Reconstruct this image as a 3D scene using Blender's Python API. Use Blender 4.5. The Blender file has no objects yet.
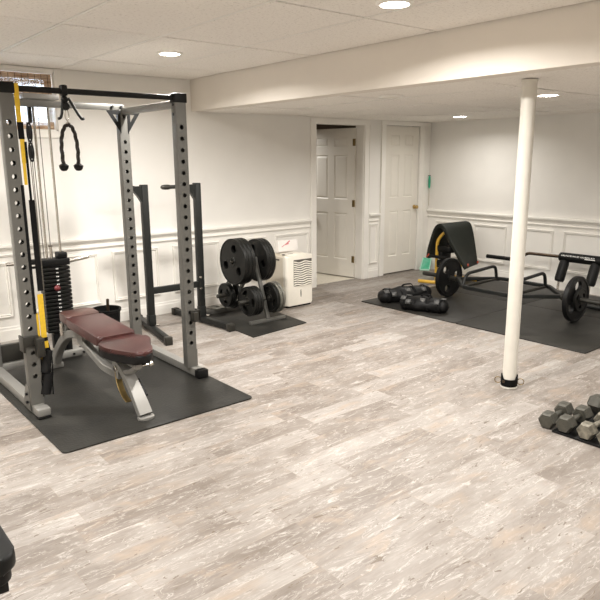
import bpy, bmesh, math, random
from mathutils import Vector, Matrix
random.seed(7)
PI = math.pi
SC = bpy.context.scene
COL = SC.collection
V = Vector

# ------------------------------------------------------------ room constants
HU, HL = 2.385, 2.079          # high ceiling, low ceiling
XB = -3.864                    # face of the dropped header
XL, YF = -9.2, -8.2            # unseen left and front walls

# ------------------------------------------------------------ materials
def mat(name, col, rough=.5, metal=0., spec=.5, noise=0., nscale=30., bump=0., bscale=200., emit=None, estr=0., coat=0., trans=0.):
    m = bpy.data.materials.new(name); m.use_nodes = True
    nt = m.node_tree; b = nt.nodes['Principled BSDF']
    b.inputs['Base Color'].default_value = (*col, 1)
    b.inputs['Roughness'].default_value = rough
    b.inputs['Metallic'].default_value = metal
    b.inputs['Specular IOR Level'].default_value = spec
    if coat: b.inputs['Coat Weight'].default_value = coat
    if trans: b.inputs['Transmission Weight'].default_value = trans
    tc = nt.nodes.new('ShaderNodeTexCoord')
    if noise > 0:
        n = nt.nodes.new('ShaderNodeTexNoise'); n.inputs['Scale'].default_value = nscale; n.inputs['Detail'].default_value = 4
        nt.links.new(tc.outputs['Object'], n.inputs['Vector'])
        r = nt.nodes.new('ShaderNodeValToRGB')
        r.color_ramp.elements[0].position = .3; r.color_ramp.elements[1].position = .7
        r.color_ramp.elements[0].color = (*[c*(1-noise) for c in col], 1)
        r.color_ramp.elements[1].color = (*[min(1, c*(1+noise)) for c in col], 1)
        nt.links.new(n.outputs['Fac'], r.inputs['Fac']); nt.links.new(r.outputs['Color'], b.inputs['Base Color'])
    if bump > 0:
        n2 = nt.nodes.new('ShaderNodeTexNoise'); n2.inputs['Scale'].default_value = bscale; n2.inputs['Detail'].default_value = 3
        nt.links.new(tc.outputs['Object'], n2.inputs['Vector'])
        bp = nt.nodes.new('ShaderNodeBump'); bp.inputs['Strength'].default_value = bump; bp.inputs['Distance'].default_value = .002
        nt.links.new(n2.outputs['Fac'], bp.inputs['Height']); nt.links.new(bp.outputs['Normal'], b.inputs['Normal'])
    if emit:
        b.inputs['Emission Color'].default_value = (*emit, 1); b.inputs['Emission Strength'].default_value = estr
    return m

M = {}
M['wall'] = mat('wall_paint', (.85, .83, .785), .85, spec=.2, noise=.02, nscale=3, bump=.1, bscale=120)
M['header'] = mat('header_paint', (.80, .745, .67), .8, spec=.2, noise=.02, nscale=3)
M['trim'] = mat('white_trim_paint', (.88, .855, .80), .45, spec=.4, noise=.015, nscale=5)
M['door'] = mat('door_paint', (.80, .765, .69), .45, spec=.4, noise=.02, nscale=4)
M['column'] = mat('column_paint', (.70, .67, .60), .5, spec=.4, noise=.04, nscale=9)
M['gap_shade'] = mat('gap_shade', (.10, .08, .06), .9)  # dark tone put in for the shade inside the ceiling tile gaps
M['steel_grey'] = mat('grey_powdercoat', (.135, .132, .120), .38, metal=.35, noise=.04, nscale=12)
M['silver'] = mat('silver_powdercoat', (.25, .243, .225), .45, metal=.35, noise=.04, nscale=12)
M['dark_steel'] = mat('charcoal_powdercoat', (.016, .017, .016), .42, metal=.2, spec=.3, noise=.1, nscale=14)
M['bracket'] = mat('bracket_steel', (.035, .033, .028), .42, metal=.3, spec=.3, noise=.05, nscale=14)
M['black'] = mat('black_plastic', (.005, .005, .005), .45, spec=.25, noise=.15, nscale=30)
M['black_matte'] = mat('black_rubber', (.006, .006, .006), .62, spec=.2, noise=.2, nscale=25)
M['black_iron'] = mat('black_cast_iron', (.008, .008, .007), .40, metal=.2, spec=.3, noise=.2, nscale=40, bump=.3, bscale=150)
M['grey_iron'] = mat('grey_cast_iron', (.14, .135, .115), .4, metal=.5, noise=.25, nscale=30)
M['chrome'] = mat('chrome', (.62, .59, .54), .18, metal=1.)
M['brass'] = mat('brass', (.55, .40, .17), .3, metal=1.)
M['old_brass'] = mat('antique_brass', (.24, .17, .07), .4, metal=.8)
M['yellow'] = mat('yellow_webbing', (.66, .42, .02), .6, noise=.08, nscale=40)
M['yellow_paint'] = mat('yellow_paint', (.66, .40, .05), .35, noise=.05, nscale=20)
M['webbing'] = mat('black_webbing', (.004, .004, .004), .7, spec=.15, noise=.2, nscale=90)
M['bronze_tube'] = mat('bronze_tube', (.085, .06, .04), .35, metal=.7, noise=.1)
M['cord'] = mat('steel_cable', (.16, .145, .12), .35, metal=.6)
M['teal'] = mat('teal_plastic', (.05, .42, .24), .35, noise=.15, nscale=40)
M['mint'] = mat('mint_plastic', (.50, .80, .66), .35)
M['red'] = mat('red_plastic', (.16, .02, .025), .35)
M['orange_tag'] = mat('orange_red_tag', (.50, .09, .05), .5)
M['white_plastic'] = mat('cream_plastic', (.80, .76, .67), .4, noise=.015)
M['beige_plastic'] = mat('beige_plastic', (.60, .54, .44), .45, noise=.02)
M['grille_dark'] = mat('grille_shadow', (.10, .09, .075), .7)
M['paper'] = mat('white_paper', (.84, .80, .76), .7)
M['pink'] = mat('pink_print', (.62, .18, .20), .7)
M['print'] = mat('white_print', (.9, .9, .87), .6)
M['hex_grey'] = mat('dumbbell_grey', (.070, .067, .055), .45, metal=.35, noise=.18, nscale=35, bump=.2, bscale=90)
M['hex_worn'] = mat('dumbbell_worn', (.19, .175, .14), .42, metal=.4, noise=.5, nscale=38, bump=.3, bscale=80)
M['blackvinyl'] = mat('black_vinyl', (.007, .0072, .0068), .45, spec=.22, noise=.1, nscale=20)
M['lens'] = mat('lamp_lens', (.9, .85, .75), .5, emit=(1., .93, .82), estr=30)
M['cream_floor'] = mat('cream_floor', (.62, .57, .47), .6, noise=.1, nscale=30)
M['leather'] = mat('burgundy_vinyl', (.058, .019, .017), .36, spec=.4, noise=.28, nscale=7, bump=.25, bscale=140)
M['leather_side'] = mat('dark_burgundy_vinyl', (.03, .010, .009), .4, noise=.2, nscale=9)
M['glass'] = mat('window_glass', (1, 1, 1), .02, trans=1.)
M['outside'] = mat('pale_gravel', (.75, .77, .80), .9, noise=.2, nscale=12)

def leather_panel():
    # a browner patch on the head end
    return mat('brown_vinyl', (.075, .032, .025), .38, spec=.4, noise=.35, nscale=6, bump=.25, bscale=140)
M['leather_brown'] = leather_panel()

def mat_rubber_mat():
    m = mat('rubber_mat', (.040, .038, .032), .5)
    nt = m.node_tree; b = nt.nodes['Principled BSDF']; L = nt.links.new
    tc = nt.nodes.new('ShaderNodeTexCoord')
    n = nt.nodes.new('ShaderNodeTexNoise'); n.inputs['Scale'].default_value = 2.2; n.inputs['Detail'].default_value = 6; n.inputs['Roughness'].default_value = .65
    b.inputs['Specular IOR Level'].default_value = .3; L(tc.outputs['Object'], n.inputs['Vector'])
    r = nt.nodes.new('ShaderNodeValToRGB')
    r.color_ramp.elements[0].position = .35; r.color_ramp.elements[0].color = (.010, .0095, .008, 1)
    r.color_ramp.elements[1].position = .75; r.color_ramp.elements[1].color = (.034, .0325, .028, 1)
    L(n.outputs['Fac'], r.inputs['Fac']); L(r.outputs['Color'], b.inputs['Base Color'])
    r2 = nt.nodes.new('ShaderNodeMapRange'); r2.inputs[3].default_value = .36; r2.inputs[4].default_value = .62
    L(n.outputs['Fac'], r2.inputs[0]); L(r2.outputs[0], b.inputs['Roughness'])
    v = nt.nodes.new('ShaderNodeTexVoronoi'); v.inputs['Scale'].default_value = 70
    L(tc.outputs['Object'], v.inputs['Vector'])
    bp = nt.nodes.new('ShaderNodeBump'); bp.inputs['Strength'].default_value = .45; bp.inputs['Distance'].default_value = .002
    L(v.outputs['Distance'], bp.inputs['Height']); L(bp.outputs['Normal'], b.inputs['Normal'])
    return m
M['mat'] = mat_rubber_mat()

def mat_floor():
    m = bpy.data.materials.new('whitewashed_vinyl_planks'); m.use_nodes = True
    nt = m.node_tree; b = nt.nodes['Principled BSDF']; L = nt.links.new
    N = lambda t: nt.nodes.new(t)
    def math_(op, a, c=None, d=None):
        n = N('ShaderNodeMath'); n.operation = op
        for i, s in enumerate((a, c, d)):
            if s is None: continue
            if isinstance(s, (int, float)): n.inputs[i].default_value = s
            else: L(s, n.inputs[i])
        return n.outputs[0]
    tc = N('ShaderNodeTexCoord'); sx = N('ShaderNodeSeparateXYZ'); L(tc.outputs['Object'], sx.inputs[0])
    X, Y = sx.outputs[0], sx.outputs[1]
    W_, Ln = .152, .70
    yr = math_('DIVIDE', Y, W_); row = math_('FLOOR', yr)
    wn = N('ShaderNodeTexWhiteNoise'); wn.noise_dimensions = '1D'; L(row, wn.inputs['W'])
    xo = math_('ADD', math_('DIVIDE', X, Ln), math_('MULTIPLY', wn.outputs['Value'], 7.))
    col = math_('FLOOR', xo)
    cb = N('ShaderNodeCombineXYZ'); L(row, cb.inputs[0]); L(col, cb.inputs[1])
    wp = N('ShaderNodeTexWhiteNoise'); wp.noise_dimensions = '3D'; L(cb.outputs[0], wp.inputs['Vector'])
    tone = wp.outputs['Value']
    # seams
    fy = math_('FRACT', yr); fx = math_('FRACT', xo)
    ey = math_('MINIMUM', fy, math_('SUBTRACT', 1., fy)); ex = math_('MINIMUM', fx, math_('SUBTRACT', 1., fx))
    sy = math_('LESS_THAN', math_('MULTIPLY', ey, W_), .0012); sxx = math_('LESS_THAN', math_('MULTIPLY', ex, Ln), .0012)
    seam = math_('MAXIMUM', sy, sxx)
    # per plank shifted coordinates
    off = N('ShaderNodeVectorMath'); off.operation = 'MULTIPLY_ADD'
    L(wp.outputs['Color'], off.inputs[0]); off.inputs[1].default_value = (9, 9, 9); L(tc.outputs['Object'], off.inputs[2])
    def noise(sc, scale, detail=5, rough=.6, dist=0.):
        mp = N('ShaderNodeMapping'); mp.inputs['Scale'].default_value = sc; L(off.outputs[0], mp.inputs['Vector'])
        n = N('ShaderNodeTexNoise'); n.inputs['Scale'].default_value = scale; n.inputs['Detail'].default_value = detail
        n.inputs['Roughness'].default_value = rough; n.inputs['Distortion'].default_value = dist
        L(mp.outputs[0], n.inputs['Vector']); return n.outputs['Fac']
    def ramp(f, p0, c0, p1, c1):
        r = N('ShaderNodeValToRGB'); e = r.color_ramp.elements
        e[0].position = p0; e[0].color = c0; e[1].position = p1; e[1].color = c1
        L(f, r.inputs['Fac']); return r.outputs['Color']
    def mix(f, a, c, mode='MIX'):
        n = N('ShaderNodeMix'); n.data_type = 'RGBA'; n.blend_type = mode
        if isinstance(f, (int, float)): n.inputs[0].default_value = f
        else: L(f, n.inputs[0])
        for s, k in ((a, 6), (c, 7)):
            if isinstance(s, tuple): n.inputs[k].default_value = s
            else: L(s, n.inputs[k])
        return n.outputs[2]
    big = noise((1, 2.8, 1), 2.6, 9, .66, .6)
    v = math_('ADD', math_('MULTIPLY', tone, .28), math_('MULTIPLY', big, .74))
    base = N('ShaderNodeValToRGB'); e = base.color_ramp.elements
    e[0].position = .24; e[0].color = (.14, .115, .095, 1)
    e[1].position = .72; e[1].color = (.335, .312, .288, 1)
    a = e.new(.38); a.color = (.19, .164, .142, 1)
    a = e.new(.55); a.color = (.262, .236, .212, 1)
    L(v, base.inputs['Fac'])
    c = base.outputs['Color']
    grain = noise((1, 16, 1), 6, 6, .7, .3)
    c = mix(.8, c, ramp(grain, .25, (.80, .78, .76, 1), .7, (1.12, 1.12, 1.12, 1)), 'MULTIPLY')
    # whitewash scrapes
    wht = noise((1, 4.2, 1), 5.0, 9, .74, 1.6)
    c = mix(ramp(wht, .545, (0, 0, 0, 1), .66, (.62, .62, .62, 1)), c, (.54, .51, .475, 1))
    rg = noise((1, 4.5, 1), 3.0, 4, .62, .8)
    rd = math_('ABSOLUTE', math_('SUBTRACT', rg, .5))
    c = mix(ramp(rd, .0, (.45, .45, .45, 1), .009, (0, 0, 0, 1)), c, (.58, .55, .51, 1))
    # tan stains
    st = noise((1, 2.2, 1), 3.3, 5, .6, .5)
    c = mix(ramp(st, .55, (0, 0, 0, 1), .70, (.6, .6, .6, 1)), c, (.33, .26, .20, 1))
    # dark cracks
    cr = noise((1, 4.0, 1), 8, 3, .6, 1.8)
    c = mix(ramp(cr, .645, (0, 0, 0, 1), .67, (.85, .85, .85, 1)), c, (.13, .10, .075, 1))
    c = mix(math_('MULTIPLY', seam, .35), c, (.25, .19, .14, 1))
    L(c, b.inputs['Base Color'])
    rr = N('ShaderNodeMapRange'); rr.inputs[3].default_value = .34; rr.inputs[4].default_value = .55
    L(grain, rr.inputs[0]); L(rr.outputs[0], b.inputs['Roughness'])
    b.inputs['Specular IOR Level'].default_value = .3
    bp = N('ShaderNodeBump'); bp.inputs['Strength'].default_value = .15; bp.inputs['Distance'].default_value = .002
    L(grain, bp.inputs['Height']); L(bp.outputs['Normal'], b.inputs['Normal'])
    return m
M['floor'] = mat_floor()

def mat_tile():
    m = mat('mineral_fibre_tile', (.70, .655, .585), .9, spec=.15)
    nt = m.node_tree; b = nt.nodes['Principled BSDF']; L = nt.links.new
    tc = nt.nodes.new('ShaderNodeTexCoord')
    n = nt.nodes.new('ShaderNodeTexNoise'); n.inputs['Scale'].default_value = 60; n.inputs['Detail'].default_value = 4; n.inputs['Roughness'].default_value = .7
    L(tc.outputs['Object'], n.inputs['Vector'])
    r = nt.nodes.new('ShaderNodeValToRGB')
    r.color_ramp.elements[0].position = .30; r.color_ramp.elements[0].color = (.66, .615, .56, 1)
    r.color_ramp.elements[1].position = .46; r.color_ramp.elements[1].color = (.90, .86, .80, 1)
    L(n.outputs['Fac'], r.inputs['Fac']); L(r.outputs['Color'], b.inputs['Base Color'])
    bp = nt.nodes.new('ShaderNodeBump'); bp.inputs['Strength'].default_value = .35; bp.inputs['Distance'].default_value = .003
    L(n.outputs['Fac'], bp.inputs['Height']); L(bp.outputs['Normal'], b.inputs['Normal'])
    return m
M['tile'] = mat_tile()

def mat_bamboo(name, c0, c1, thin=0.):
    m = mat(name, c0, .6)
    nt = m.node_tree; b = nt.nodes['Principled BSDF']; L = nt.links.new
    tc = nt.nodes.new('ShaderNodeTexCoord'); mp = nt.nodes.new('ShaderNodeMapping'); mp.inputs['Scale'].default_value = (9, 9, 90)
    n = nt.nodes.new('ShaderNodeTexNoise'); n.inputs['Scale'].default_value = 1.; n.inputs['Detail'].default_value = 2
    L(tc.outputs['Object'], mp.inputs['Vector']); L(mp.outputs[0], n.inputs['Vector'])
    r = nt.nodes.new('ShaderNodeValToRGB')
    r.color_ramp.elements[0].position = .35; r.color_ramp.elements[0].color = (*c0, 1)
    r.color_ramp.elements[1].position = .62; r.color_ramp.elements[1].color = (*c1, 1)
    L(n.outputs['Fac'], r.inputs['Fac']); L(r.outputs['Color'], b.inputs['Base Color'])
    if thin:
        tr = nt.nodes.new('ShaderNodeBsdfTranslucent'); L(r.outputs['Color'], tr.inputs['Color'])
        mx = nt.nodes.new('ShaderNodeMixShader'); mx.inputs[0].default_value = thin
        L(b.outputs[0], mx.inputs[1]); L(tr.outputs[0], mx.inputs[2]); L(mx.outputs[0], nt.nodes['Material Output'].inputs['Surface'])
    return m
M['bamboo'] = mat_bamboo('bamboo_slats', (.30, .16, .08), (.62, .44, .28), .05)
M['bamboo_thin'] = mat_bamboo('backlit_bamboo_slats', (.62, .58, .54), (.80, .80, .82), .6)  # paler bamboo colour stands in for daylight glowing through the middle layer

# ------------------------------------------------------------ mesh helpers
def cbox(bm, c, s, bev=0., rot=None, seg=2):
    r = bmesh.ops.create_cube(bm, size=1.)
    vs = r['verts']
    bmesh.ops.scale(bm, vec=V(s), verts=vs)
    if bev > 0:
        es = list({e for v in vs for e in v.link_edges})
        rr = bmesh.ops.bevel(bm, geom=es, offset=min(bev, min(s)*.49), segments=seg, affect='EDGES', profile=.5)
        vs = list({v for f in rr['faces'] for v in f.verts} | {v for v in vs if v.is_valid})
    if rot is not None: bmesh.ops.rotate(bm, cent=(0, 0, 0), matrix=rot, verts=vs)
    bmesh.ops.translate(bm, vec=V(c), verts=vs)
    return vs
def box(bm, a, b, bev=0., seg=2):
    a = V(a); b = V(b)
    return cbox(bm, (a+b)/2, [abs(x) for x in (b-a)], bev, None, seg)
def beam(bm, p0, p1, w, h, bev=0., up=(0, 0, 1)):
    """rectangular bar from p0 to p1; w sideways, h along up"""
    p0 = V(p0); p1 = V(p1); d = p1-p0; L = d.length; d.normalize(); up = V(up)
    s = d.cross(up)
    if s.length < 1e-4: s = d.cross(V((0, 1, 0)))
    s.normalize(); u = s.cross(d)
    R = Matrix((s, d, u)).transposed()
    return cbox(bm, (p0+p1)/2, (w, L, h), bev, R)
def rings(bm, loops, close=True, cap=True):
    vl = [[bm.verts.new(p) for p in l] for l in loops]
    n = len(vl[0])
    for a, b in zip(vl[:-1], vl[1:]):
        for i in range(n if close else n-1):
            j = (i+1) % n
            try: bm.faces.new((a[i], a[j], b[j], b[i]))
            except ValueError: pass
    if cap and close:
        bm.faces.new(list(reversed(vl[0]))); bm.faces.new(vl[-1])
    return vl
def frame(d):
    d = V(d).normalized(); a = V((0, 0, 1)) if abs(d.z) < .9 else V((1, 0, 0))
    s = d.cross(a).normalized(); return s, s.cross(d)
def fillet(pts, rad, n=5):
    pts = [V(p) for p in pts]; out = [pts[0]]
    for i in range(1, len(pts)-1):
        a, p, b = pts[i-1], pts[i], pts[i+1]
        da = (a-p); db = (b-p); r = min(rad, da.length*.48, db.length*.48)
        s = p+da.normalized()*r; e = p+db.normalized()*r
        for k in range(n+1):
            t = k/n; out.append(s*(1-t)**2+p*2*t*(1-t)+e*t*t)
    out.append(pts[-1]); return out
def sweep(bm, pts, prof):
    """prof: list of (a,b) section offsets or callable(i,t)"""
    pts = [V(p) for p in pts]; s, u = frame(pts[1]-pts[0]); loops = []; pd = (pts[1]-pts[0]).normalized()
    for i, p in enumerate(pts):
        if i == 0: d = pts[1]-pts[0]
        elif i == len(pts)-1: d = pts[-1]-pts[-2]
        else: d = (pts[i+1]-p).normalized()+(p-pts[i-1]).normalized()
        d.normalize()
        q = pd.rotation_difference(d); s = q @ s; u = q @ u; pd = d
        pr = prof(i, i/(len(pts)-1)) if callable(prof) else prof
        loops.append([p+s*a+u*b for a, b in pr])
    rings(bm, loops)
def circ(r, n=12): return [(r*math.cos(2*PI*i/n), r*math.sin(2*PI*i/n)) for i in range(n)]
def tube(bm, pts, r, n=12, rad=0.): sweep(bm, fillet(pts, rad) if rad else pts, circ(r, n))
def rtube(bm, pts, w, h, rad=0., c=.006):
    w /= 2; h /= 2
    pr = [(-w+c, -h), (w-c, -h), (w, -h+c), (w, h-c), (w-c, h), (-w+c, h), (-w, h-c), (-w, -h+c)]
    sweep(bm, fillet(pts, rad) if rad else pts, pr)
def cyl(bm, p0, p1, r, r1=None, n=24, bev=0.):
    p0 = V(p0); p1 = V(p1); s, u = frame(p1-p0); d = (p1-p0).normalized(); r1 = r if r1 is None else r1
    st = [(0, r, p0), (0, r1, p1)]
    if bev > 0: st = [(0, r-bev, p0), (0, r, p0+d*bev), (0, r1, p1-d*bev), (0, r1-bev, p1)]
    rings(bm, [[p+s*(x*rr)+u*(y*rr) for x, y in circ(1, n)] for _, rr, p in st])
def lathe(bm, prof, origin=(0, 0, 0), axis=(0, 0, 1), n=32, cap=True):
    o = V(origin); d = V(axis).normalized(); s, u = frame(d)
    rings(bm, [[o+d*z+s*(x*r)+u*(y*r) for x, y in circ(1, n)] for r, z in prof], cap=cap)
def ball(bm, c, r, sc=(1, 1, 1), n=16):
    q = bmesh.ops.create_uvsphere(bm, u_segments=n, v_segments=n//2+2, radius=r)
    bmesh.ops.scale(bm, vec=V(sc), verts=q['verts']); bmesh.ops.translate(bm, vec=V(c), verts=q['verts'])
def holed(bm, outer, holes, th, mtx):
    """flat plate in local xy with holes, thickness th along local z, placed by mtx"""
    b2 = bmesh.new(); es = []
    for lp in [outer]+holes:
        vs = [b2.verts.new((x, y, 0)) for x, y in lp]
        for i in range(len(vs)): es.append(b2.edges.new((vs[i], vs[(i+1) % len(vs)])))
    bmesh.ops.triangle_fill(b2, use_beauty=True, use_dissolve=False, edges=es)
    r = bmesh.ops.extrude_face_region(b2, geom=list(b2.faces))
    bmesh.ops.translate(b2, vec=(0, 0, th), verts=[g for g in r['geom'] if isinstance(g, bmesh.types.BMVert)])
    bmesh.ops.recalc_face_normals(b2, faces=b2.faces)
    b2.transform(mtx)
    me = bpy.data.meshes.new('tmp'); b2.to_mesh(me); b2.free(); bm.from_mesh(me); bpy.data.meshes.remove(me)
def c2(x, y, r, n=14): return [(x+r*math.cos(2*PI*i/n), y+r*math.sin(2*PI*i/n)) for i in range(n)]
def prism(bm, poly, z0, z1, bev=0., mtx=None):
    """vertical prism from xy polygon"""
    k0 = len(bm.verts)
    a = [bm.verts.new((x, y, z0)) for x, y in poly]; b = [bm.verts.new((x, y, z1)) for x, y in poly]
    n = len(poly); fs = [bm.faces.new(list(reversed(a))), bm.faces.new(b)]
    for i in range(n): fs.append(bm.faces.new((a[i], a[(i+1) % n], b[(i+1) % n], b[i])))
    vs = a+b
    if bev > 0:
        es = [e for f in fs[:2] for e in f.edges]
        rr = bmesh.ops.bevel(bm, geom=list(set(es)), offset=bev, segments=3, affect='EDGES', profile=.5)
        vs = list({v for f in rr['faces'] for v in f.verts} | {v for v in vs if v.is_valid})
    if mtx is not None: bmesh.ops.transform(bm, matrix=mtx, verts=vs)
    return vs
def rrect(x0, y0, x1, y1, r, n=5):
    out = []
    for cx, cy, a0 in ((x1-r, y1-r, 0), (x0+r, y1-r, 90), (x0+r, y0+r, 180), (x1-r, y0+r, 270)):
        for k in range(n+1):
            a = math.radians(a0+90*k/n); out.append((cx+r*math.cos(a), cy+r*math.sin(a)))
    return out

OFF = {}
def obj(name, bm, m, parent=None, loc=None, smooth=True, local=False, label=None):
    """links the bmesh as ONE object; coordinates are world unless local, origin at parent's origin (or loc)"""
    bmesh.ops.recalc_face_normals(bm, faces=bm.faces)
    o0 = OFF[parent.name] if parent is not None else V(loc or (0, 0, 0))
    if not local: bm.transform(Matrix.Translation(-o0))
    me = bpy.data.meshes.new(name); bm.to_mesh(me); bm.free()
    if smooth:
        for p in me.polygons: p.use_smooth = True
        me.set_sharp_from_angle(angle=math.radians(38))
    me.materials.append(m if not isinstance(m, str) else M[m])
    o = bpy.data.objects.new(name, me); COL.objects.link(o)
    if parent is not None: o.parent = parent
    else: o.location = o0
    OFF[o.name] = o0
    if label: o['label'] = label
    return o
def tag(o, label, cat, group=None, kind=None):
    o['label'] = label; o['category'] = cat
    if group: o['group'] = group
    if kind: o['kind'] = kind
    return o
def thing(name, label, cat, loc, group=None, rz=0.):
    o = bpy.data.objects.new(name, None); COL.objects.link(o); o.location = loc; o.rotation_euler = (0, 0, rz)
    o.empty_display_size = .1; OFF[o.name] = V(loc)
    return tag(o, label, cat, group)
def struct(name, bm, m, parent=None, smooth=False):
    o = obj(name, bm, m, parent, smooth=smooth)
    if parent is None: o['kind'] = 'structure'
    return o
def B(): return bmesh.new()
def dup(root, loc, label, rot=None, group=None):
    c = root.copy(); COL.objects.link(c); c.location = loc; c['label'] = label
    if rot is not None: c.rotation_euler = rot
    if group: c['group'] = group
    for ch in root.children:
        k = ch.copy(); COL.objects.link(k); k.parent = c
        for g in ch.children:
            q = g.copy(); COL.objects.link(q); q.parent = k
    return c

# ============================================================ THE SETTING
b = B(); box(b, (XL-.1, YF-.1, -.06), (.1, .10, 0)); box(b, (-.1, 0, -.06), (0, .1, 0)); struct('floor', b, 'floor')
b = B(); box(b, (-2.75, .10, -.06), (.05, 2.9, -.002)); struct('floor.001', b, 'cream_floor')

# back wall (y = 0) with openings
D1, D2 = (-2.165, -1.332), (-.935, -.235)
WIN = (-6.75, -5.245, 1.85, 2.350)
b = B()
T = .14
box(b, (XL-.1, 0, 0), (WIN[0], T, HU+.03)); box(b, (WIN[0], 0, 0), (WIN[1], T, WIN[2])); box(b, (WIN[0], 0, WIN[3]), (WIN[1], T, HU+.03))
box(b, (WIN[1], 0, 0), (D1[0], T, HU+.03)); box(b, (D1[0], 0, 2.03), (D1[1], T, HU+.03)); box(b, (D1[1], 0, 0), (D2[0], T, HU+.03))
box(b, (D2[0], 0, 2.03), (D2[1], T, HU+.03)); box(b, (D2[1], 0, 0), (.1, T, HU+.03))
struct('wall_back', b, 'wall')
b = B(); box(b, (0, YF-.1, 0), (.1, 0, HU+.04)); struct('wall_right', b, 'wall')
b = B(); box(b, (XL-.1, YF, 0), (XL, 0, HU+.04)); struct('wall_left', b, 'wall')
b = B(); box(b, (XL, YF-.1, 0), (0, YF, HU+.04)); struct('wall_front', b, 'wall')
b = B(); box(b, (XB, YF, HL), (XB+.14, 0, HU+.045)); struct('wall_header', b, 'header')
# small room behind the open door
b = B()
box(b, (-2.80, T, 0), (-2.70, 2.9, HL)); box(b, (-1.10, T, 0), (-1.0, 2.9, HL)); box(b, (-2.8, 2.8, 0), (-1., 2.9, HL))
M['shade_taupe'] = mat('shaded_taupe_paint', (.20, .165, .13), .85, noise=.03, nscale=4); struct('wall_beyond', b, 'shade_taupe')  # taupe kept dark to stand in for the dim room's shade
b = B(); box(b, (-2.8, T, HL), (-1., 2.9, HL+.05)); struct('ceiling.002', b, 'shade_taupe')

b = B(); box(b, (-1.0, T, 0), (-.1, T+.04, HL)); box(b, (-2.8, T-.001, HL-.02), (.1, T+.04, HU+.05)); struct('wall_leak_block', b, 'wall')  # unseen backing added to stop sky light leaking at closed door and wall top
# ceilings: a backing with tiles hung in it, small gaps between the tiles
def tile_ceiling(name, xs, ys, z, gap, sag):
    b = B()
    for x0, x1 in zip(xs[:-1], xs[1:]):
        for y0, y1 in zip(ys[:-1], ys[1:]):
            vs = box(b, (x0+gap, y0+gap, z), (x1-gap, y1-gap, z+.010), .003, 1)
            c = {k: random.uniform(-sag, sag) for k in ((0, 0), (0, 1), (1, 0), (1, 1))}
            for v in vs:
                if v.is_valid: v.co.z += max(-.003, c[(int(v.co.x > (x0+x1)/2), int(v.co.y > (y0+y1)/2))])
    return struct(name, b, 'tile')
def backing(name, xs, ys, z):
    b = B(); box(b, (xs[0]-(.1 if xs[0] < -5 else 0), ys[0]-.1, z+.016), (xs[-1]+(.1 if xs[-1] > -1 else 0), ys[-1]+.16, z+.05)); return struct(name, b, 'gap_shade')
xs = [XL, -9.11, -8.46, -7.81, -7.16, -6.50, -5.85, -5.19, -4.52, XB]
ys = [YF, -8.07, -6.84, -5.61, -4.38, -3.155, -1.925, -.69, 0]
tile_ceiling('ceiling', xs, ys, HU, .013, .002); backing('ceiling.003', xs, ys, HU)
xs2 = [XB+.14, -3.155, -2.52, -1.885, -1.25, -.62, 0]
ys2 = [YF, -7.09, -5.84, -4.585, -3.33, -2.075, -.83, 0]
tile_ceiling('ceiling.001', xs2, ys2, HL, .013, .007); backing('ceiling.004', xs2, ys2, HL)
# suspension bars seen in the gaps
def tbars(name, xs, ys, z):
    b = B()
    for x in xs[1:-1]: box(b, (x-.0075, ys[0], z+.001), (x+.0075, ys[-1], z+.0125))
    for y in ys[1:-1]: box(b, (xs[0], y-.0055, z+.004), (xs[-1], y+.0055, z+.0125))
    return struct(name, b, 'trim')
tbars('trim_1', xs, ys, HU); tbars('trim_2', xs2, ys2, HL)
# white trim strip along the edge angle of the low ceiling over the doors
b = B(); box(b, (XB+.14, -.02, HL-.003), (-.02, 0, HL+.006)); box(b, (-.02, YF, HL-.003), (0, 0, HL+.006)); struct('trim_3', b, 'trim')

# --- wainscot: chair rail, panel mouldings, baseboard
def rail_prof(y0=0.):       # (depth from wall, height)
    return [(0, .868), (.038, .868), (.044, .862), (.044, .846), (.032, .836), (.024, .822), (.011, .814), (.011, .786), (.024, .780), (.022, .770), (0, .764)]
def base_prof():
    return [(0, 0), (.016, 0), (.016, .095), (.011, .108), (.011, .122), (.006, .132), (0, .134)]
def run(b, prof, a, c, wall):
    pts = []
    for t in (a, c):
        pts.append([(t, -d, z) if wall == 'A' else (-d, t, z) for d, z in prof])
    rings(b, pts)
def wains(b, a, c, wall):    # thin white panelling below the rail
    if wall == 'A': box(b, (a, -.006, 0), (c, 0, .79))
    else: box(b, (-.006, a, 0), (0, c, .79))
def panel_frame(b, a, c, z0, z1, wall):
    w = .032
    prof = [(.004, 0), (.022, .003), (.024, .011), (.011, .017), (.018, .025), (.006, w), (.004, w)]
    def P(t, z, d): return (t, -d, z) if wall == 'A' else (-d, t, z)
    loops = []
    for t, z, sx, sz in ((a, z0, 1, 1), (c, z0, -1, 1), (c, z1, -1, -1), (a, z1, 1, -1)):
        loops.append([P(t+sx*q, z+sz*q, d) for d, q in prof])
    vl = [[b.verts.new(p) for p in l] for l in loops]
    n = len(prof)
    for k in range(4):
        A, C = vl[k], vl[(k+1) % 4]
        for i in range(n-1): b.faces.new((A[i], A[i+1], C[i+1], C[i]))
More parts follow.
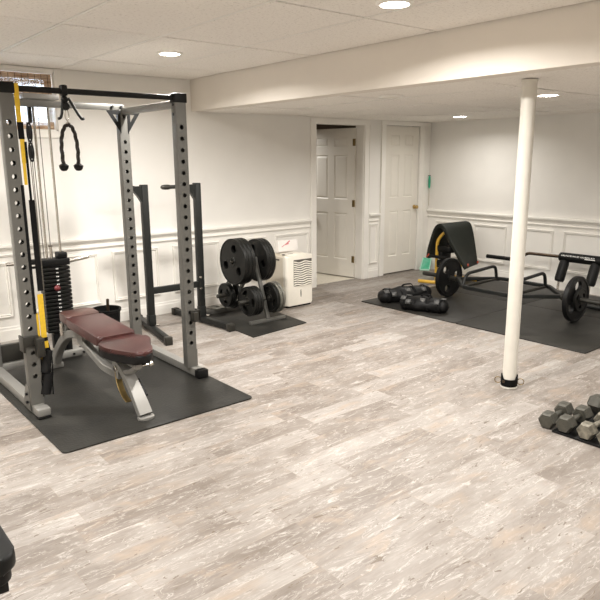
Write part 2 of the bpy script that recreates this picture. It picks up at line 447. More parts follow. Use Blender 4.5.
    # the slightly sunk field keeps the same paint
wb = B()
segsA = [(XL, D1[0]-.10), (D1[1]+.095, D2[0]-.105)]
for a, c in segsA: wains(wb, a, c, 'A')
wains(wb, YF, 0, 'B')
struct('trim_4', wb, 'trim')
b = B()
for a, c in segsA: run(b, rail_prof(), a, c, 'A')
run(b, rail_prof(), YF, 0, 'B'); struct('trim_5', b, 'trim')
b = B()
for a, c in segsA: run(b, base_prof(), a, c, 'A')
struct('baseboard_back', b, 'trim')
b = B(); run(b, base_prof(), YF, 0, 'B'); struct('baseboard_right', b, 'trim')
b = B()
for a, c in [(-9.1, -8.55), (-8.41, -7.86), (-7.72, -7.17), (-7.03, -6.48), (-6.34, -5.79), (-5.65, -4.975), (-4.83, -4.33), (-4.165, -3.59), (-3.44, -2.95), (-2.81, -2.285)]:
    panel_frame(b, a, c, .215, .715, 'A')
panel_frame(b, -1.215, -1.062, .195, .735, 'A')
y = -.16
while y > YF+.6:
    panel_frame(b, y-.51, y, .215, .715, 'B'); y -= .645
struct('trim_6', b, 'trim')

# --- door casings
def casing(b, x0, x1, ztop, w, wr=None):
    wr = wr or w; d = .020
    for a, c in ((x0-w, x0), (x1, x1+wr)):
        box(b, (a, -d, 0), (c, 0, ztop+.004), .004)
        e = a if a < x0 else c-.014
        box(b, (e, -d-.006, 0), (e+.014, -d+.002, ztop+.004), .003)
    box(b, (x0-w, -d, ztop), (x1+wr, 0, min(ztop+w, HL-.004)), .004)
b = B(); casing(b, D1[0], D1[1], 2.015, .088, .094)
for x0, x1 in ((D1[0]-.001, D1[0]+.012), (D1[1]-.012, D1[1]+.001)): box(b, (x0, -.004, 0), (x1, T+.004, 2.02))
box(b, (D1[0], -.004, 2.008), (D1[1], T+.004, 2.03))
for x0, x1 in ((D1[0]+.012, D1[0]+.024),): box(b, (x0, .03, 0), (x1, .065, 2.0))
struct('trim_7', b, 'trim')
b = B(); casing(b, D2[0], D2[1], 2.018, .085, .10); box(b, (D2[1]+.10, -.010, 0), (-.004, 0, HL-.004), .002)
struct('trim_8', b, 'trim')
b = B()
for x in (D1[0]-.092, D1[1], D1[1]+.080, D2[0]-.09): box(b, (x+.012, -.027, 0), (x+.082, -.019, .012))
b.free()

def six_panel(b, w, h, th, x0, y0):
    """slab in xz, front face at y0 (toward -y), back at y0+th; panels on both sides"""
    st, mid = .115, .10
    px = [(x0+st, x0+(w-mid)/2), (x0+(w+mid)/2, x0+w-st)]
    pz = [(.235, .865), (1.045, 1.625), (1.735, h-.115)]
    # stiles
    box(b, (x0, y0, 0), (x0+st, y0+th, h)); box(b, (x0+w-st, y0, 0), (x0+w, y0+th, h)); box(b, (px[0][1], y0, 0), (px[1][0], y0+th, h))
    zs = [0]+[z for p in pz for z in p]+[h]
    for k in range(0, len(zs), 2):
        for q in px: box(b, (q[0]-.001, y0, zs[k]), (q[1]+.001, y0+th, zs[k+1]))
    for q in px:
        for z in pz:
            box(b, (q[0]-.001, y0+.010, z[0]-.001), (q[1]+.001, y0+th-.010, z[1]+.001))
            for s in (0, 1):
                yy = y0+.010 if s == 0 else y0+th-.010; sg = -1 if s == 0 else 1
                r1 = [(q[0]+.012, z[0]+.012), (q[1]-.012, z[0]+.012), (q[1]-.012, z[1]-.012), (q[0]+.012, z[1]-.012)]
                r2 = [(q[0]+.036, z[0]+.036), (q[1]-.036, z[0]+.036), (q[1]-.036, z[1]-.036), (q[0]+.036, z[1]-.036)]
                rings(b, [[(x, yy, zz) for x, zz in r1], [(x, yy+sg*.008, zz) for x, zz in r2]])
                # sticking bevel
                r0 = [(q[0], z[0]), (q[1], z[0]), (q[1], z[1]), (q[0], z[1])]
                yf = y0 if s == 0 else y0+th
                vo = [b.verts.new((x, yf, zz)) for x, zz in r0]; vi = [b.verts.new((x, yy, zz)) for x, zz in r1]
                for i in range(4): b.faces.new((vo[i], vo[(i+1) % 4], vi[(i+1) % 4], vi[i]))
def knob(b, x, y, z, s):
    lathe(b, [(.030, 0), (.030, .006), (.012, .010), (.011, .030), (.022, .036), (.028, .050), (.024, .062), (.008, .067)], (x, y, z), (0, s, 0), 20)
# door_1: open, swung into the next room, hinged on the right jamb
d1 = bpy.data.objects.new('door_1', None); COL.objects.link(d1); d1['kind'] = 'structure'; OFF[d1.name] = V((0, 0, 0))
b = B(); six_panel(b, .78, 1.968, .035, -.78, 0); slab = obj('slab', b, 'door', d1, smooth=False)
b = B(); knob(b, -.72, 0, .91, -1); knob(b, -.72, .035, .91, 1); obj('door_knob', b, 'brass', slab)
for z in (.20, .95, 1.74):
    b = B(); cyl(b, (.006, -.006, z), (.006, -.006, z+.09), .0075, n=12); box(b, (-.034, -.003, z), (.004, .001, z+.09)); obj('hinge', b, 'old_brass', d1)
d1.location = (-1.382, .118, .012); d1.rotation_euler = (0, 0, math.radians(-80.4))
# door_2: closed
d2 = bpy.data.objects.new('door_2', None); COL.objects.link(d2); d2['kind'] = 'structure'; OFF[d2.name] = V((0, 0, 0))
b = B(); six_panel(b, D2[1]-D2[0]-.012, 1.995, .035, D2[0]+.006, .010); slab2 = obj('slab', b, 'door', d2, smooth=False)
for v in slab2.data.vertices: v.co.z += .016
b = B(); knob(b, -.300, .010, .915, -1); obj('door_knob', b, 'brass', slab2)

# --- window 1 (daylight at the upper left), frame, glass
w1 = bpy.data.objects.new('window_1', None); COL.objects.link(w1); w1['kind'] = 'structure'; OFF[w1.name] = V((0, 0, 0))
b = B()
x0, x1, z0, z1 = WIN
cw = .060
box(b, (x1, -.018, z0-cw), (x1+cw, 0, HU-.004), .004); box(b, (x0-cw, -.018, z0-cw), (x0, 0, HU-.004), .004)
box(b, (x0, -.018, z1), (x1, 0, HU-.004), .004)
box(b, (x0, -.018, z0-cw), (x1, 0, z0), .004)
box(b, (x0, -.001, z1-.012), (x1, T, z1)); box(b, (x0, -.001, z0), (x1, T, z0+.012)); box(b, (x1-.012, -.001, z0), (x1, T, z1)); box(b, (x0, -.001, z0), (x0+.012, T, z1))
obj('window_casing', b, 'trim', w1, smooth=False)
b = B()
for a, c in (((x0+.012, .10, z0+.012), (x1-.012, .13, z0+.05)), ((x0+.012, .10, z1-.05), (x1-.012, .13, z1-.012)), ((x1-.05, .10, z0+.05), (x1-.012, .13, z1-.05)), ((x0+.012, .10, z0+.05), (x0+.05, .13, z1-.05)), (((x0+x1)/2-.02, .10, z0+.05), ((x0+x1)/2+.02, .13, z1-.05))): box(b, a, c, .003)
obj('window_frame', b, 'trim', w1, smooth=False)
b = B(); box(b, (x0+.05, .113, z0+.05), (x1-.05, .117, z1-.05)); obj('window_pane', b, 'glass', w1, smooth=False)

# woven wood shade, a thing hung in the window
sh = thing('window_shade', 'woven bamboo roman shade hanging in the small window above the power rack', 'window shade', (-6.0, .03, z1-.014))
def slats(za, zb, pitch, th, y, gap):
    b = B(); z = za
    while z < zb:
        h = pitch*(1-gap)*random.uniform(.9, 1.)
        x = x0+.02; 
        while x < x1-.02:
            L = random.uniform(.10, .28); xe = min(x+L, x1-.018)
            box(b, (x, y+random.uniform(-.0015, .0015), z), (xe, y+th, z+h)); x = xe
        z += pitch
    return b
b = slats(2.095, 2.335, .0105, .004, .022, .05); obj('valance', b, 'bamboo', sh, smooth=False)
b = slats(1.92, 2.10, .017, .0015, .042, .55); obj('sheer_panel', b, 'bamboo_thin', sh, smooth=False)
b = slats(1.866, 1.925, .0105, .004, .036, .05); obj('bottom_fold', b, 'bamboo', sh, smooth=False)
b = B(); x = x0+.08
while x < x1-.02:
    box(b, (x, .0195, 2.100), (x+.003, .0215, 2.332)); x += .055
obj('binding_cord', b, 'webbing', sh, smooth=False)
# daylight well outside
b = B(); box(b, (-9, .9, 1.0), (-4.4, .96, 2.2)); struct('wall_outside', b, 'outside')

# --- support column
cx, cy = -3.49, -3.607
t = thing('support_column', 'round white steel support column standing in the middle of the floor', 'column', (cx, cy, 0))
b = B(); cyl(b, (cx, cy, .0), (cx, cy, HL-.012), .047, n=40); obj('post', b, 'column', t)
b = B(); cyl(b, (cx, cy, HL-.014), (cx, cy, HL-.004), .052, n=32); obj('cap_plate', b, 'column', t)
b = B(); cyl(b, (cx, cy, 0.0005), (cx, cy, .012), .057, n=32, bev=.004); obj('base_ring', b, 'column', t)
# ankle strap round its foot
t = thing('ankle_strap', 'black cuff strap with two metal rings wrapped around the foot of the white column', 'strap', (cx, cy, .02))
b = B(); a0 = math.atan2(-5.926-cy, -7.325-cx)
n = 40; pr = []
for r_ in (.0485, .0560):
    pr.append(r_)
loops = []
for i in range(n):
    a = 2*PI*i/n; k = abs(math.sin(a-a0)); up = .068+.032*max(0, k-.75)/.25; lo = .018
    loops.append([(cx+r*math.cos(a), cy+r*math.sin(a), z) for r, z in ((.0485, lo), (.057, lo), (.058, (lo+up)/2), (.057, up), (.0485, up))])
vl = [[b.verts.new(p) for p in l] for l in loops]
for i in range(n):
    A, C = vl[i], vl[(i+1) % n]
    for j in range(5): b.faces.new((A[j], A[(j+1) % 5], C[(j+1) % 5], C[j]))
obj('cuff', b, 'webbing', t)
for s in (-1, 1):
    a = a0+s*PI/2; rx, ry = cx+.076*math.cos(a), cy+.076*math.sin(a)
    b = B(); pts = [(rx+math.cos(a)*.022*math.cos(q), ry+math.sin(a)*.022*math.cos(q), .048+.022*math.sin(q)) for q in [2*PI*i/20 for i in range(21)]]
    tube(b, pts, .0028, 8); obj('ring', b, 'old_brass', t)
b = B(); a = a0-.75; beam(b, (cx+.0595*math.cos(a-.12), cy+.0595*math.sin(a-.12), .052), (cx+.0595*math.cos(a+.22), cy+.0595*math.sin(a+.22), .052), .004, .018, .001); obj('leather_patch', b, 'bronze_tube', t)

# --- recessed ceiling lights
def can(x, y, z, label, lit=True):
    t = thing('recessed_light', label, 'ceiling light', (x, y, z), 'recessed ceiling lights')
    b = B(); lathe(b, [(.074, -.001), (.078, -.010), (.092, -.009), (.100, -.001), (.100, .002)], (x, y, z), (0, 0, 1), 36, cap=False); obj('trim_ring', b, 'trim', t)
    b = B(); lathe(b, [(.0, -.014), (.04, -.013), (.065, -.009), (.0765, -.002), (.0765, .003), (0.0, .003)], (x, y, z), (0, 0, 1), 32, cap=False); obj('lens', b, 'lens' if lit else 'white_plastic', t)
can(-4.83, -1.37, HU, 'lit round recessed light in the high ceiling above the grey power rack')
can(-4.66, -3.50, HU, 'lit round recessed light at the top edge of the picture')
can(-.84, -1.11, HL, 'lit round recessed light in the low ceiling near the corner by the closed door')
can(-2.44, -3.14, HL, 'lit round recessed light just right of the top of the white column')
can(-3.36, -2.30, HL, 'deep round recessed fixture under the edge of the header, its bulb hidden', False)

# ============================================================ FLOOR MATS
def floor_mat(name, poly, label, th=.010):
    b = B(); prism(b, poly, .0008, th, .002); o = obj(name, b, 'mat', loc=(poly[0][0], poly[0][1], 0))
    return tag(o, label, 'rubber mat')
floor_mat('rubber_mat', rrect(-6.285, -2.605, -4.995, -.62, .03), 'large dark rubber mat lying under the grey power rack and bench')
MZ = .010
sm = [(-4.125, -1.385), (-3.42, -1.30), (-3.36, -.62), (-3.36, -.12), (-4.07, -.12)]
floor_mat('rubber_mat', sm, 'small black rubber mat lying under the weight plate tree')
# big mat of four pieces at the right
for (x0_, x1_, y0_, y1_), lb in (((-2.335, -1.115, -2.272, -.98), 'black gym mat lying under the two black sandbags'),
                           ((-2.335, -1.115, -3.585, -2.278), 'black gym mat with its bare corner nearest the white column'),
                           ((-1.109, -.12, -2.272, -.98), 'black gym mat along the right wall beside the folded mat'),
                           ((-1.109, -.12, -3.585, -2.278), 'black gym mat against the right wall under the padded squat bar')):
    floor_mat('gym_mat', rrect(x0_, y0_, x1_, y1_, .012, 2), lb)

# ============================================================ POWER RACK
XRL, XRR = -6.203, -5.075
YFU, YRU = -1.905, -.955
UW, UD = .084, .062
rk = thing('power_rack', 'grey steel power rack with perforated uprights and black top caps', 'power rack', ((XRL+XRR)/2, -1.4, MZ))
def upright(x, y, z0, z1, hz):
    b = B(); w, d, th = UW, UD, .004
    hs = [c2(0, z, .0155) for z in hz]
    for yy in (-d/2, d/2-th):
        mt = Matrix.Translation((x, y+yy, 0)) @ Matrix(((1, 0, 0, 0), (0, 0, 1, 0), (0, 1, 0, 0), (0, 0, 0, 1)))
        holed(b, [(-w/2+.005, z0), (w/2-.005, z0), (w/2-.005, z1), (-w/2+.005, z1)], hs, th, mt)
    # rounded side walls
    for s in (-1, 1):
        pr = [(x+s*(w/2-.005), y-d/2), (x+s*(w/2-.0015), y-d/2+.0015), (x+s*w/2, y-d/2+.005), (x+s*w/2, y+d/2-.005), (x+s*(w/2-.0015), y+d/2-.0015), (x+s*(w/2-.005), y+d/2),
              (x+s*(w/2-.005), y+d/2-th), (x+s*(w/2-.006), y+d/2-th), (x+s*(w/2-.006), y-d/2+th), (x+s*(w/2-.005), y-d/2+th)]
        rings(b, [[(px, py, z) for px, py in pr] for z in (z0, z1)])
    return b
hz = [.26+.0775*i for i in range(21)]
RB = MZ+.062
uf = []
for x in (XRL, XRR):
    uf.append(obj('upright', upright(x, YFU, RB, 1.985, hz), 'steel_grey', rk))
    b = B(); box(b, (x-.049, YFU-.036, 1.972), (x+.049, YFU+.034, 2.035), .006); obj('top_cap', b, 'black', rk)
for x in (XRL, XRR):
    obj('upright', upright(x+(.015 if x == XRR else 0), YRU, RB, 1.985, hz[:-1]+[1.93]), 'steel_grey', rk)
for x in (XRL, XRR+.022):
    b = B(); box(b, (x-.035, -2.035, MZ+.004), (x+.035, -.60, MZ+.062), .005); obj('base_rail', b, 'silver', rk)
    b = B(); box(b, (x-.042, -2.055, MZ), (x+.042, -1.995, MZ+(.014 if x == XRL else .062)), .005); obj('end_cap', b, 'black', rk)
    if x == XRL:
        b = B(); box(b, (x-.042, -2.052, MZ+.014), (x+.042, -1.97, MZ+.066), .010); obj('foot_block', b, 'silver', rk)
    s = -1 if x == XRL else 1
    gx0 = x if x == XRL else XRR
    b = B(); prism(b, [(0, 0), (.15, 0), (.14, .02), (.06, .17), (.0, .17)], 0, .006, mtx=Matrix.Translation((gx0+s*.046, YFU-.02, MZ+.02)) @ Matrix(((0, 0, 1, 0), (1, 0, 0, 0), (0, 1, 0, 0), (0, 0, 0, 1))))
    obj('gusset', b, 'steel_grey', rk)
    for k in (.055, .11):
        b = B(); cyl(b, (gx0+s*.046, YFU+.015, MZ+.02+k), (gx0+s*.060, YFU+.015, MZ+.02+k), .009, n=6); obj('bolt', b, 'black', rk)
    # top side rail
    b = B(); box(b, (x-.024, YFU+.03, 1.945), (x+.024, YRU+.02, 1.995), .006); obj('side_rail', b, 'silver', rk)
b = B(); box(b, (XRL-.02, YRU-.024, 1.978), (XRR+.03, YRU+.024, 2.024), .005); obj('rear_crossmember', b, 'steel_grey', rk)
b = B(); tube(b, [(XRL+.03, YFU, 2.004), (XRR-.03, YFU, 2.004)], .0175, 16); obj('pull_up_bar', b, 'black', rk)
# triangular corner gussets at the rear right and left
for x in (XRL, XRR):
    for s in (-1, 1):
        b = B()
        holed(b, [(0, 0), (s*.115, 0), (0, -.175)], [[(s*.022, -.030), (s*.062, -.030), (s*.022, -.090)]], .006,
              Matrix.Translation((x+s*.030+(.015 if x == XRR else 0), YRU-.036, 1.975)) @ Matrix(((1, 0, 0, 0), (0, 0, 1, 0), (0, 1, 0, 0), (0, 0, 0, 1))))
        obj('corner_bracket', b, 'black', rk)
    for dx in (-.075, .0):
        b = B(); cyl(b, (x+dx, YRU-.024, 2.002), (x+dx, YRU-.036, 2.002), .011, n=10); obj('bolt', b, 'black', rk)
for z in (1.96, 1.895):
    b = B(); cyl(b, (XRR-.036, YFU, z), (XRR-.046, YFU, z), .010, n=10); obj('bolt', b, 'black', rk)
    b = B(); cyl(b, (XRR+.036, YFU, z-.03), (XRR+.052, YFU, z-.03), .006, n=8); obj('bolt', b, 'black', rk)
# lower rear members
b = B(); box(b, (XRL+.04, YRU-.02, MZ+.085), (-5.93, YRU+.02, MZ+.22), .004); obj('weight_shroud', b, 'bracket', rk)
b = B(); box(b, (XRL+.035, YRU-.028, MZ+.028), (XRR-.035, YRU+.022, MZ+.078), .004); obj('rear_base_crossmember', b, 'silver', rk)
for x in (-5.95, -5.62, -5.54, -5.44):
    b = B(); cyl(b, (x, YRU-.028, MZ+.052), (x, YRU-.038, MZ+.052), .010, n=8); obj('bolt', b, 'black', rk)
# spotter brackets low on the front uprights
for x in (XRL, XRR):
    zc = .470 if x == XRL else .455
    b = B()
    if x == XRL:
        box(b, (x-.058, YFU-.048, zc-.045), (x-.046, YFU+.04, zc+.055), .003)
        box(b, (x-.058, YFU-.050, zc-.010), (x+.040, YFU-.032, zc+.055), .003)
        box(b, (x+.010, YFU-.105, zc-.075), (x+.056, YFU-.032, zc+.045), .006)
        cyl(b, (x+.040, YFU-.106, zc+.020), (x+.040, YFU-.112, zc+.020), .008, n=10)
    else:
        box(b, (x+.0, YFU-.045, zc-.030), (x+.075, YFU-.032, zc+.050), .003)
        box(b, (x+.062, YFU-.045, zc-.030), (x+.075, YFU+.05, zc+.050), .003)
        box(b, (x+.005, YFU-.075, zc-.030), (x+.045, YFU-.032, zc+.040), .005)
    obj('spotter_bracket', b, 'bracket', rk)

# ============================================================ LAT TOWER weight stack
XS, YS = -5.648, -.800
lt = thing('weight_stack', 'black selectorised weight stack with numbered plates behind the bench in the rack', 'weight stack', (XS, YS, MZ))
b = B(); box(b, (XS-.14, YS-.075, MZ+.001), (XS+.14, YS+.075, MZ+.05), .005); obj('base_frame', b, 'silver', lt)
for dx in (-.055, .055):
    b = B(); cyl(b, (XS+dx, YS, MZ+.05), (XS+dx, YS, 1.99), .0095, n=14); obj('guide_rod', b, 'chrome', lt)
for dx in (-.05, .0, .05):
    b = B(); cyl(b, (XS+dx, YS-.03, MZ+.05), (XS+dx, YS-.03, .215), .024, n=16); obj('rubber_bumper', b, 'black', lt)
zb = .225; n = 17; ph = (.765-zb)/n
for i in range(n):
    b = B(); box(b, (XS-.112, YS-.055, zb+i*ph+.001), (XS+.102, YS+.055, zb+(i+1)*ph-.006), .004)
    p = obj('weight_plate', b, 'black_iron', lt)
    b = B(); cx_ = XS-.003; w = .015 if i % 2 else .020
    box(b, (cx_-w/2, YS-.0565, zb+i*ph+.010), (cx_-.002, YS-.0548, zb+(i+1)*ph-.013)); box(b, (cx_+.002, YS-.0565, zb+i*ph+.010), (cx_+w/2, YS-.0548, zb+(i+1)*ph-.013))
    obj('number_label', b, 'print', p, smooth=False)
b = B(); box(b, (XS-.112, YS-.06, .770), (XS+.105, YS+.06, .825), .006); box(b, (XS+.02, YS-.045, .823), (XS+.095, YS+.045, .872), .01); obj('head_plate', b, 'black', lt)
b = B(); cyl(b, (XS-.03, YS-.054, .600), (XS-.03, YS-.095, .600), .007, n=12); ball(b, (XS-.03, YS-.105, .600), .024); obj('selector_pin', b, 'red', lt)
b = B(); cyl(b, (XS-.02, YS, .82), (XS-.02, YS, .92), .012, n=12); cyl(b, (XS-.02, YS, .92), (XS-.02, YS, .935), .018, n=8); obj('cable_coupler', b, 'chrome', lt)
b = B(); box(b, (XS-.16, YS-.03, 2.037), (XS+.10, YRU+.01, 2.075), .004)
box(b, (XS-.15, YS-.025, 1.99), (XS+.08, YS+.025, 2.04), .004); obj('top_frame', b, 'silver', lt)
for i, (dx, dy) in enumerate(((-.02, 0), (-.115, -.01), (-.085, .0))):
    b = B(); tube(b, [(XS+dx, YS+dy, 2.02), (XS+dx+(.0 if i == 0 else .012), YS+dy, .93 if i == 0 else .22)], .0032, 8); obj('cable', b, 'cord', lt)
# long pulley block hanging on the cable
b = B()
for z in (1.80, 1.655):
    pts = [(XS-.112+.0165*math.sin(q), YS-.05, z+.068*math.cos(q)) for q in [2*PI*i/24 for i in range(25)]]
    tube(b, pts, .007, 8)
    cbox(b, (XS-.112, YS-.05, z), (.022, .010, .10), .004)
obj('pulley_block', b, 'black', lt)
b = B(); tube(b, [(XS-.112, YS-.05, 2.04), (XS-.112, YS-.05, 1.868)], .003, 8); tube(b, [(XS-.112, YS-.05, 1.60), (XS-.120, YS-.05, .25)], .0032, 8); obj('pulley_cable', b, 'cord', lt)
b = B(); box(b, (XS-.105, YS-.05, 1.87), (XS-.080, YS-.02, 2.0), .003); obj('pulley_housing', b, 'dark_steel', lt)
# chrome plate-storage bar through the tower
b = B(); tube(b, [(-5.91, YS+.16, .740), (-5.53, YS+.16, .745)], .011, 12); obj('plate_peg', b, 'dark_steel', lt)
b = B(); tube(b, [(-5.54, YS+.12, .765), (-5.32, YS+.12, .793)], .016, 14); cyl(b, (-5.53, YS+.12, .766), (-5.515, YS+.12, .768), .028, n=16); obj('plate_peg', b, 'chrome', lt)
b = B(); tube(b, [(-5.985, YS+.12, .795), (-5.76, YS+.12, .785)], .015, 14); obj('plate_peg', b, 'chrome', lt)
b = B(); box(b, (XS-.025, YS+.055, MZ+.03), (XS+.025, YS+.17, .80), .004); box(b, (XS-.2, YS+.10, .775), (XS+.12, YS+.14, .815), .004); obj('back_post', b, 'dark_steel', lt)
b = B(); box(b, (-6.16, YS+.10, .775), (-5.85, YS+.14, .80), .004); b.free()

# ============================================================ SUSPENSION TRAINER (yellow and black straps)
XT, YT = -6.146, -1.935
st = thing('suspension_trainer', 'yellow and black suspension straps with foam handles hanging down inside the left rack upright', 'suspension trainer', (XT, YT, 2.0))
def strap(x, y, za, zb, w, m, lab=None, th=.005):
    b = B(); box(b, (x-w/2, y-th/2, zb), (x+w/2, y+th/2, za), .001); return obj('strap_section', b, m, st, smooth=False, label=lab)
b = B(); 
tube(b, [(XT-.022, YT+.03+.026*math.cos(q), 2.004+.026*math.sin(q)) for q in [2*PI*i/16 for i in range(17)]], .003, 8); obj('anchor_loop', b, 'webbing', st)
ys_ = 'yellow strap section'; bs_ = 'black strap section'
strap(XT, YT, 2.028, 1.812, .028, 'yellow', ys_); strap(XT+.004, YT, 1.812, 1.715, .034, 'webbing', bs_); strap(XT+.006, YT, 1.715, 1.575, .026, 'yellow', ys_)
strap(XT+.004, YT, 1.575, 1.45, .018, 'yellow', ys_)
strap(XT+.022, YT-.004, 1.70, 1.36, .014, 'webbing', bs_)
strap(XT+.026, YT, 1.36, .80, .034, 'webbing', bs_)
strap(XT+.020, YT, .78, .50, .034, 'yellow', ys_); strap(XT+.024, YT, .50, .475, .036, 'webbing', bs_); strap(XT+.024, YT-.001, .475, .43, .036, 'yellow', ys_); strap(XT+.026, YT, .43, .33, .036, 'webbing', bs_)
strap(XT-.020, YT, 1.45, .66, .018, 'webbing', bs_); strap(XT-.016, YT+.008, .66, .36, .032, 'yellow', ys_); strap(XT-.012, YT+.008, .36, .30, .020, 'webbing', bs_)
for (dx, z, r) in ((.022, .36, .030), (.012, .215, .032)):
    b = B(); lathe(b, [(.010, -.075), (r, -.070), (r+.002, -.02), (r-.002, 0), (r+.002, .02), (r, .070), (.010, .075)], (XT+dx, YT+.01, z-.02), (.25, .1, 1), 20)
    obj('foam_handle', b, 'black_matte', st)
    b = B(); tube(b, [(XT+dx-.02, YT, z+.10), (XT+dx-.034, YT, z+.0), (XT+dx-.03, YT, z-.10)], .004, 8); tube(b, [(XT+dx+.02, YT, z+.10), (XT+dx+.034, YT, z+.0), (XT+dx+.030, YT, z-.10)], .004, 8); obj('handle_webbing', b, 'webbing', st)

# ============================================================ PULLEY ARM WITH HOOKS + TRICEPS ROPE
XP = -5.862
pb = thing('pull_up_grip', 'black angled grip bracket with two curved hook arms on the pull-up bar', 'pull-up handle', (XP, YFU, 2.03))
b = B(); box(b, (XP-.020, YFU-.026, 1.975), (XP+.020, YFU+.026, 2.040), .01); ball(b, (XP, YFU-.008, 1.955), .022); cyl(b, (XP+.004, YFU-.02, 1.915), (XP+.004, YFU+.02, 1.915), .024, n=20, bev=.005); obj('clamp', b, 'black', pb)
for (p, q, r_) in (((XP+.022, YFU-.01, 1.965), (XP+.075, YFU-.02, 1.865), (XP+.105, YFU-.03, 1.845)), ((XP-.010, YFU+.0, 1.955), (XP-.020, YFU+.0, 1.87), (XP-.045, YFU+.0, 1.840))):
    b = B(); tube(b, [p, q, (q[0]+(.020 if q[0] > XP else -.01), q[1], q[2]-.025), r_], .0085, 10, .02); obj('hook_arm', b, 'dark_steel', pb)
tr = thing('triceps_rope', 'black braided triceps rope with two end knobs hanging from a snap hook', 'cable attachment', (XP+.012, YFU, 1.90))
b = B(); xr = XP+.010
tube(b, [(xr+.011*math.sin(q)*(1+.25*math.cos(q)), YFU, 1.865-.032*math.cos(q)) for q in [2*PI*i/18 for i in range(19)]], .0028, 8); obj('snap_hook', b, 'chrome', tr)
b = B(); tube(b, [(xr, YFU, 1.833), (xr+.003, YFU, 1.815)], .004, 8); tube(b, [(xr-.008, YFU, 1.812), (xr+.004, YFU, 1.822), (xr+.016, YFU, 1.812)], .006, 8); obj('swivel', b, 'chrome', tr)
path = [(xr-.046, YFU, 1.565), (xr-.050, YFU, 1.65), (xr-.044, YFU, 1.73), (xr-.022, YFU, 1.79), (xr+.003, YFU, 1.803), (xr+.028, YFU, 1.785), (xr+.045, YFU, 1.72), (xr+.050, YFU, 1.64), (xr+.046, YFU, 1.565)]
pp = []
for i in range(len(path)-1):
    a, c = V(path[i]), V(path[i+1])
    a0_, c1_ = V(path[max(0, i-1)]), V(path[min(len(path)-1, i+2)])
    for k in range(10):
        t_ = k/10; m0 = (c-a0_)/2; m1 = (c1_-a)/2
        pp.append(a*(2*t_**3-3*t_**2+1)+m0*(t_**3-2*t_**2+t_)+c*(-2*t_**3+3*t_**2)+m1*(t_**3-t_**2))
pp.append(V(path[-1]))
b = B()
def braid(i, t):
    return [((.0112+.0030*math.cos(3*(2*PI*k/18)+i*.9))*math.cos(2*PI*k/18), (.0105+.0022*math.cos(3*(2*PI*k/18)+i*.9))*math.sin(2*PI*k/18)) for k in range(18)]
sweep(b, pp, braid); obj('rope', b, mat('rope_fibre', (.016, .011, .008), .7, spec=.3, noise=.4, nscale=120), tr)
for s in (-1, 1):
    b = B(); lathe(b, [(.004, -.034), (.016, -.031), (.026, -.018), (.030, .0), (.022, .006), (.013, .012)], (xr+s*.046, YFU, 1.560), (0, 0, 1), 20); obj('end_knob', b, 'black', tr)

# ============================================================ ADJUSTABLE BENCH
XN = -5.728
bn = thing('adjustable_bench', 'adjustable weight bench with burgundy vinyl pads and silver frame inside the rack', 'weight bench', (XN, -1.75, MZ))
def pad(b, poly, z0, z1, mtx=None, bev=.014): prism(b, poly, z0, z1, bev, mtx)
# back pad: slopes very slightly
Rm = Matrix.Translation((XN+.022, -2.075, .410)) @ Matrix.Rotation(math.radians(2.2), 4, 'X')
b = B(); pad(b, rrect(-.132, .0, .135, .585, .03), 0, .060, Rm); obj('backrest', b, 'leather', bn)
b = B(); pad(b, rrect(-.115, .587, .130, .775, .03), 0.001, .062, Rm); obj('head_pad', b, 'leather_brown', bn, label='browner head end of the backrest')
b = B(); prism(b, rrect(-.11, .01, .12, .76, .03), -.012, 0.002, 0, Rm); obj('pad_board', b, 'black', bn)
# seat: wide at the backrest, narrow rounded nose
def sm_poly(pts, n=4):
    for _ in range(n):
        o = []
        for i in range(len(pts)):
            a, c = pts[i], pts[(i+1) % len(pts)]
            o += [(a[0]*.75+c[0]*.25, a[1]*.75+c[1]*.25), (a[0]*.25+c[0]*.75, a[1]*.25+c[1]*.75)]
        pts = o
    return pts
seat = sm_poly([(-5.860, -2.085), (-5.565, -2.085), (-5.545, -2.25), (-5.615, -2.35), (-5.660, -2.52), (-5.775, -2.54), (-5.835, -2.42), (-5.895, -2.27)], 3)
seat = [(x+.014, y+.030) for x, y in seat]
b = B(); prism(b, seat, .425, .455, .018); obj('seat', b, 'leather', bn)
b = B(); prism(b, [(XN+(x-XN)*1.0, y) for x, y in seat], .383, .432, .012); obj('seat_side', b, 'black', bn, label='black lower edge of the seat')
b = B(); prism(b, [(XN+(x-XN)*.8, -2.35+(y+2.35)*.8) for x, y in seat], .368, .384); obj('seat_board', b, 'black', bn)
BEAM = [(XN-.035, -1.56, .345), (XN-.045, -2.0, .245), (XN-.02, -2.20, .235)]
# main frame beam
b = B(); rtube(b, BEAM, .05, .055, .05); obj('main_beam', b, 'silver', bn)
# rear arched leg
arc = [(XN-.03, -1.66, .375), (XN-.04, -1.50, .375), (XN-.05, -1.35, .330), (XN-.058, -1.22, .235), (XN-.065, -1.12, .13), (XN-.068, -1.09, .055)]
b = B(); rtube(b, arc, .060, .060, .09); obj('leg', b, 'silver', bn)
b = B(); box(b, (XN-.115, -1.11, MZ+.001), (XN-.02, -1.06, MZ+.040), .006); obj('rear_foot', b, 'silver', bn)
for s in (-1, 1):
    b = B(); cyl(b, (XN-.01+s*.185, -1.083, MZ), (XN-.01+s*.15, -1.083, MZ+.0), .001, n=6); b.free()
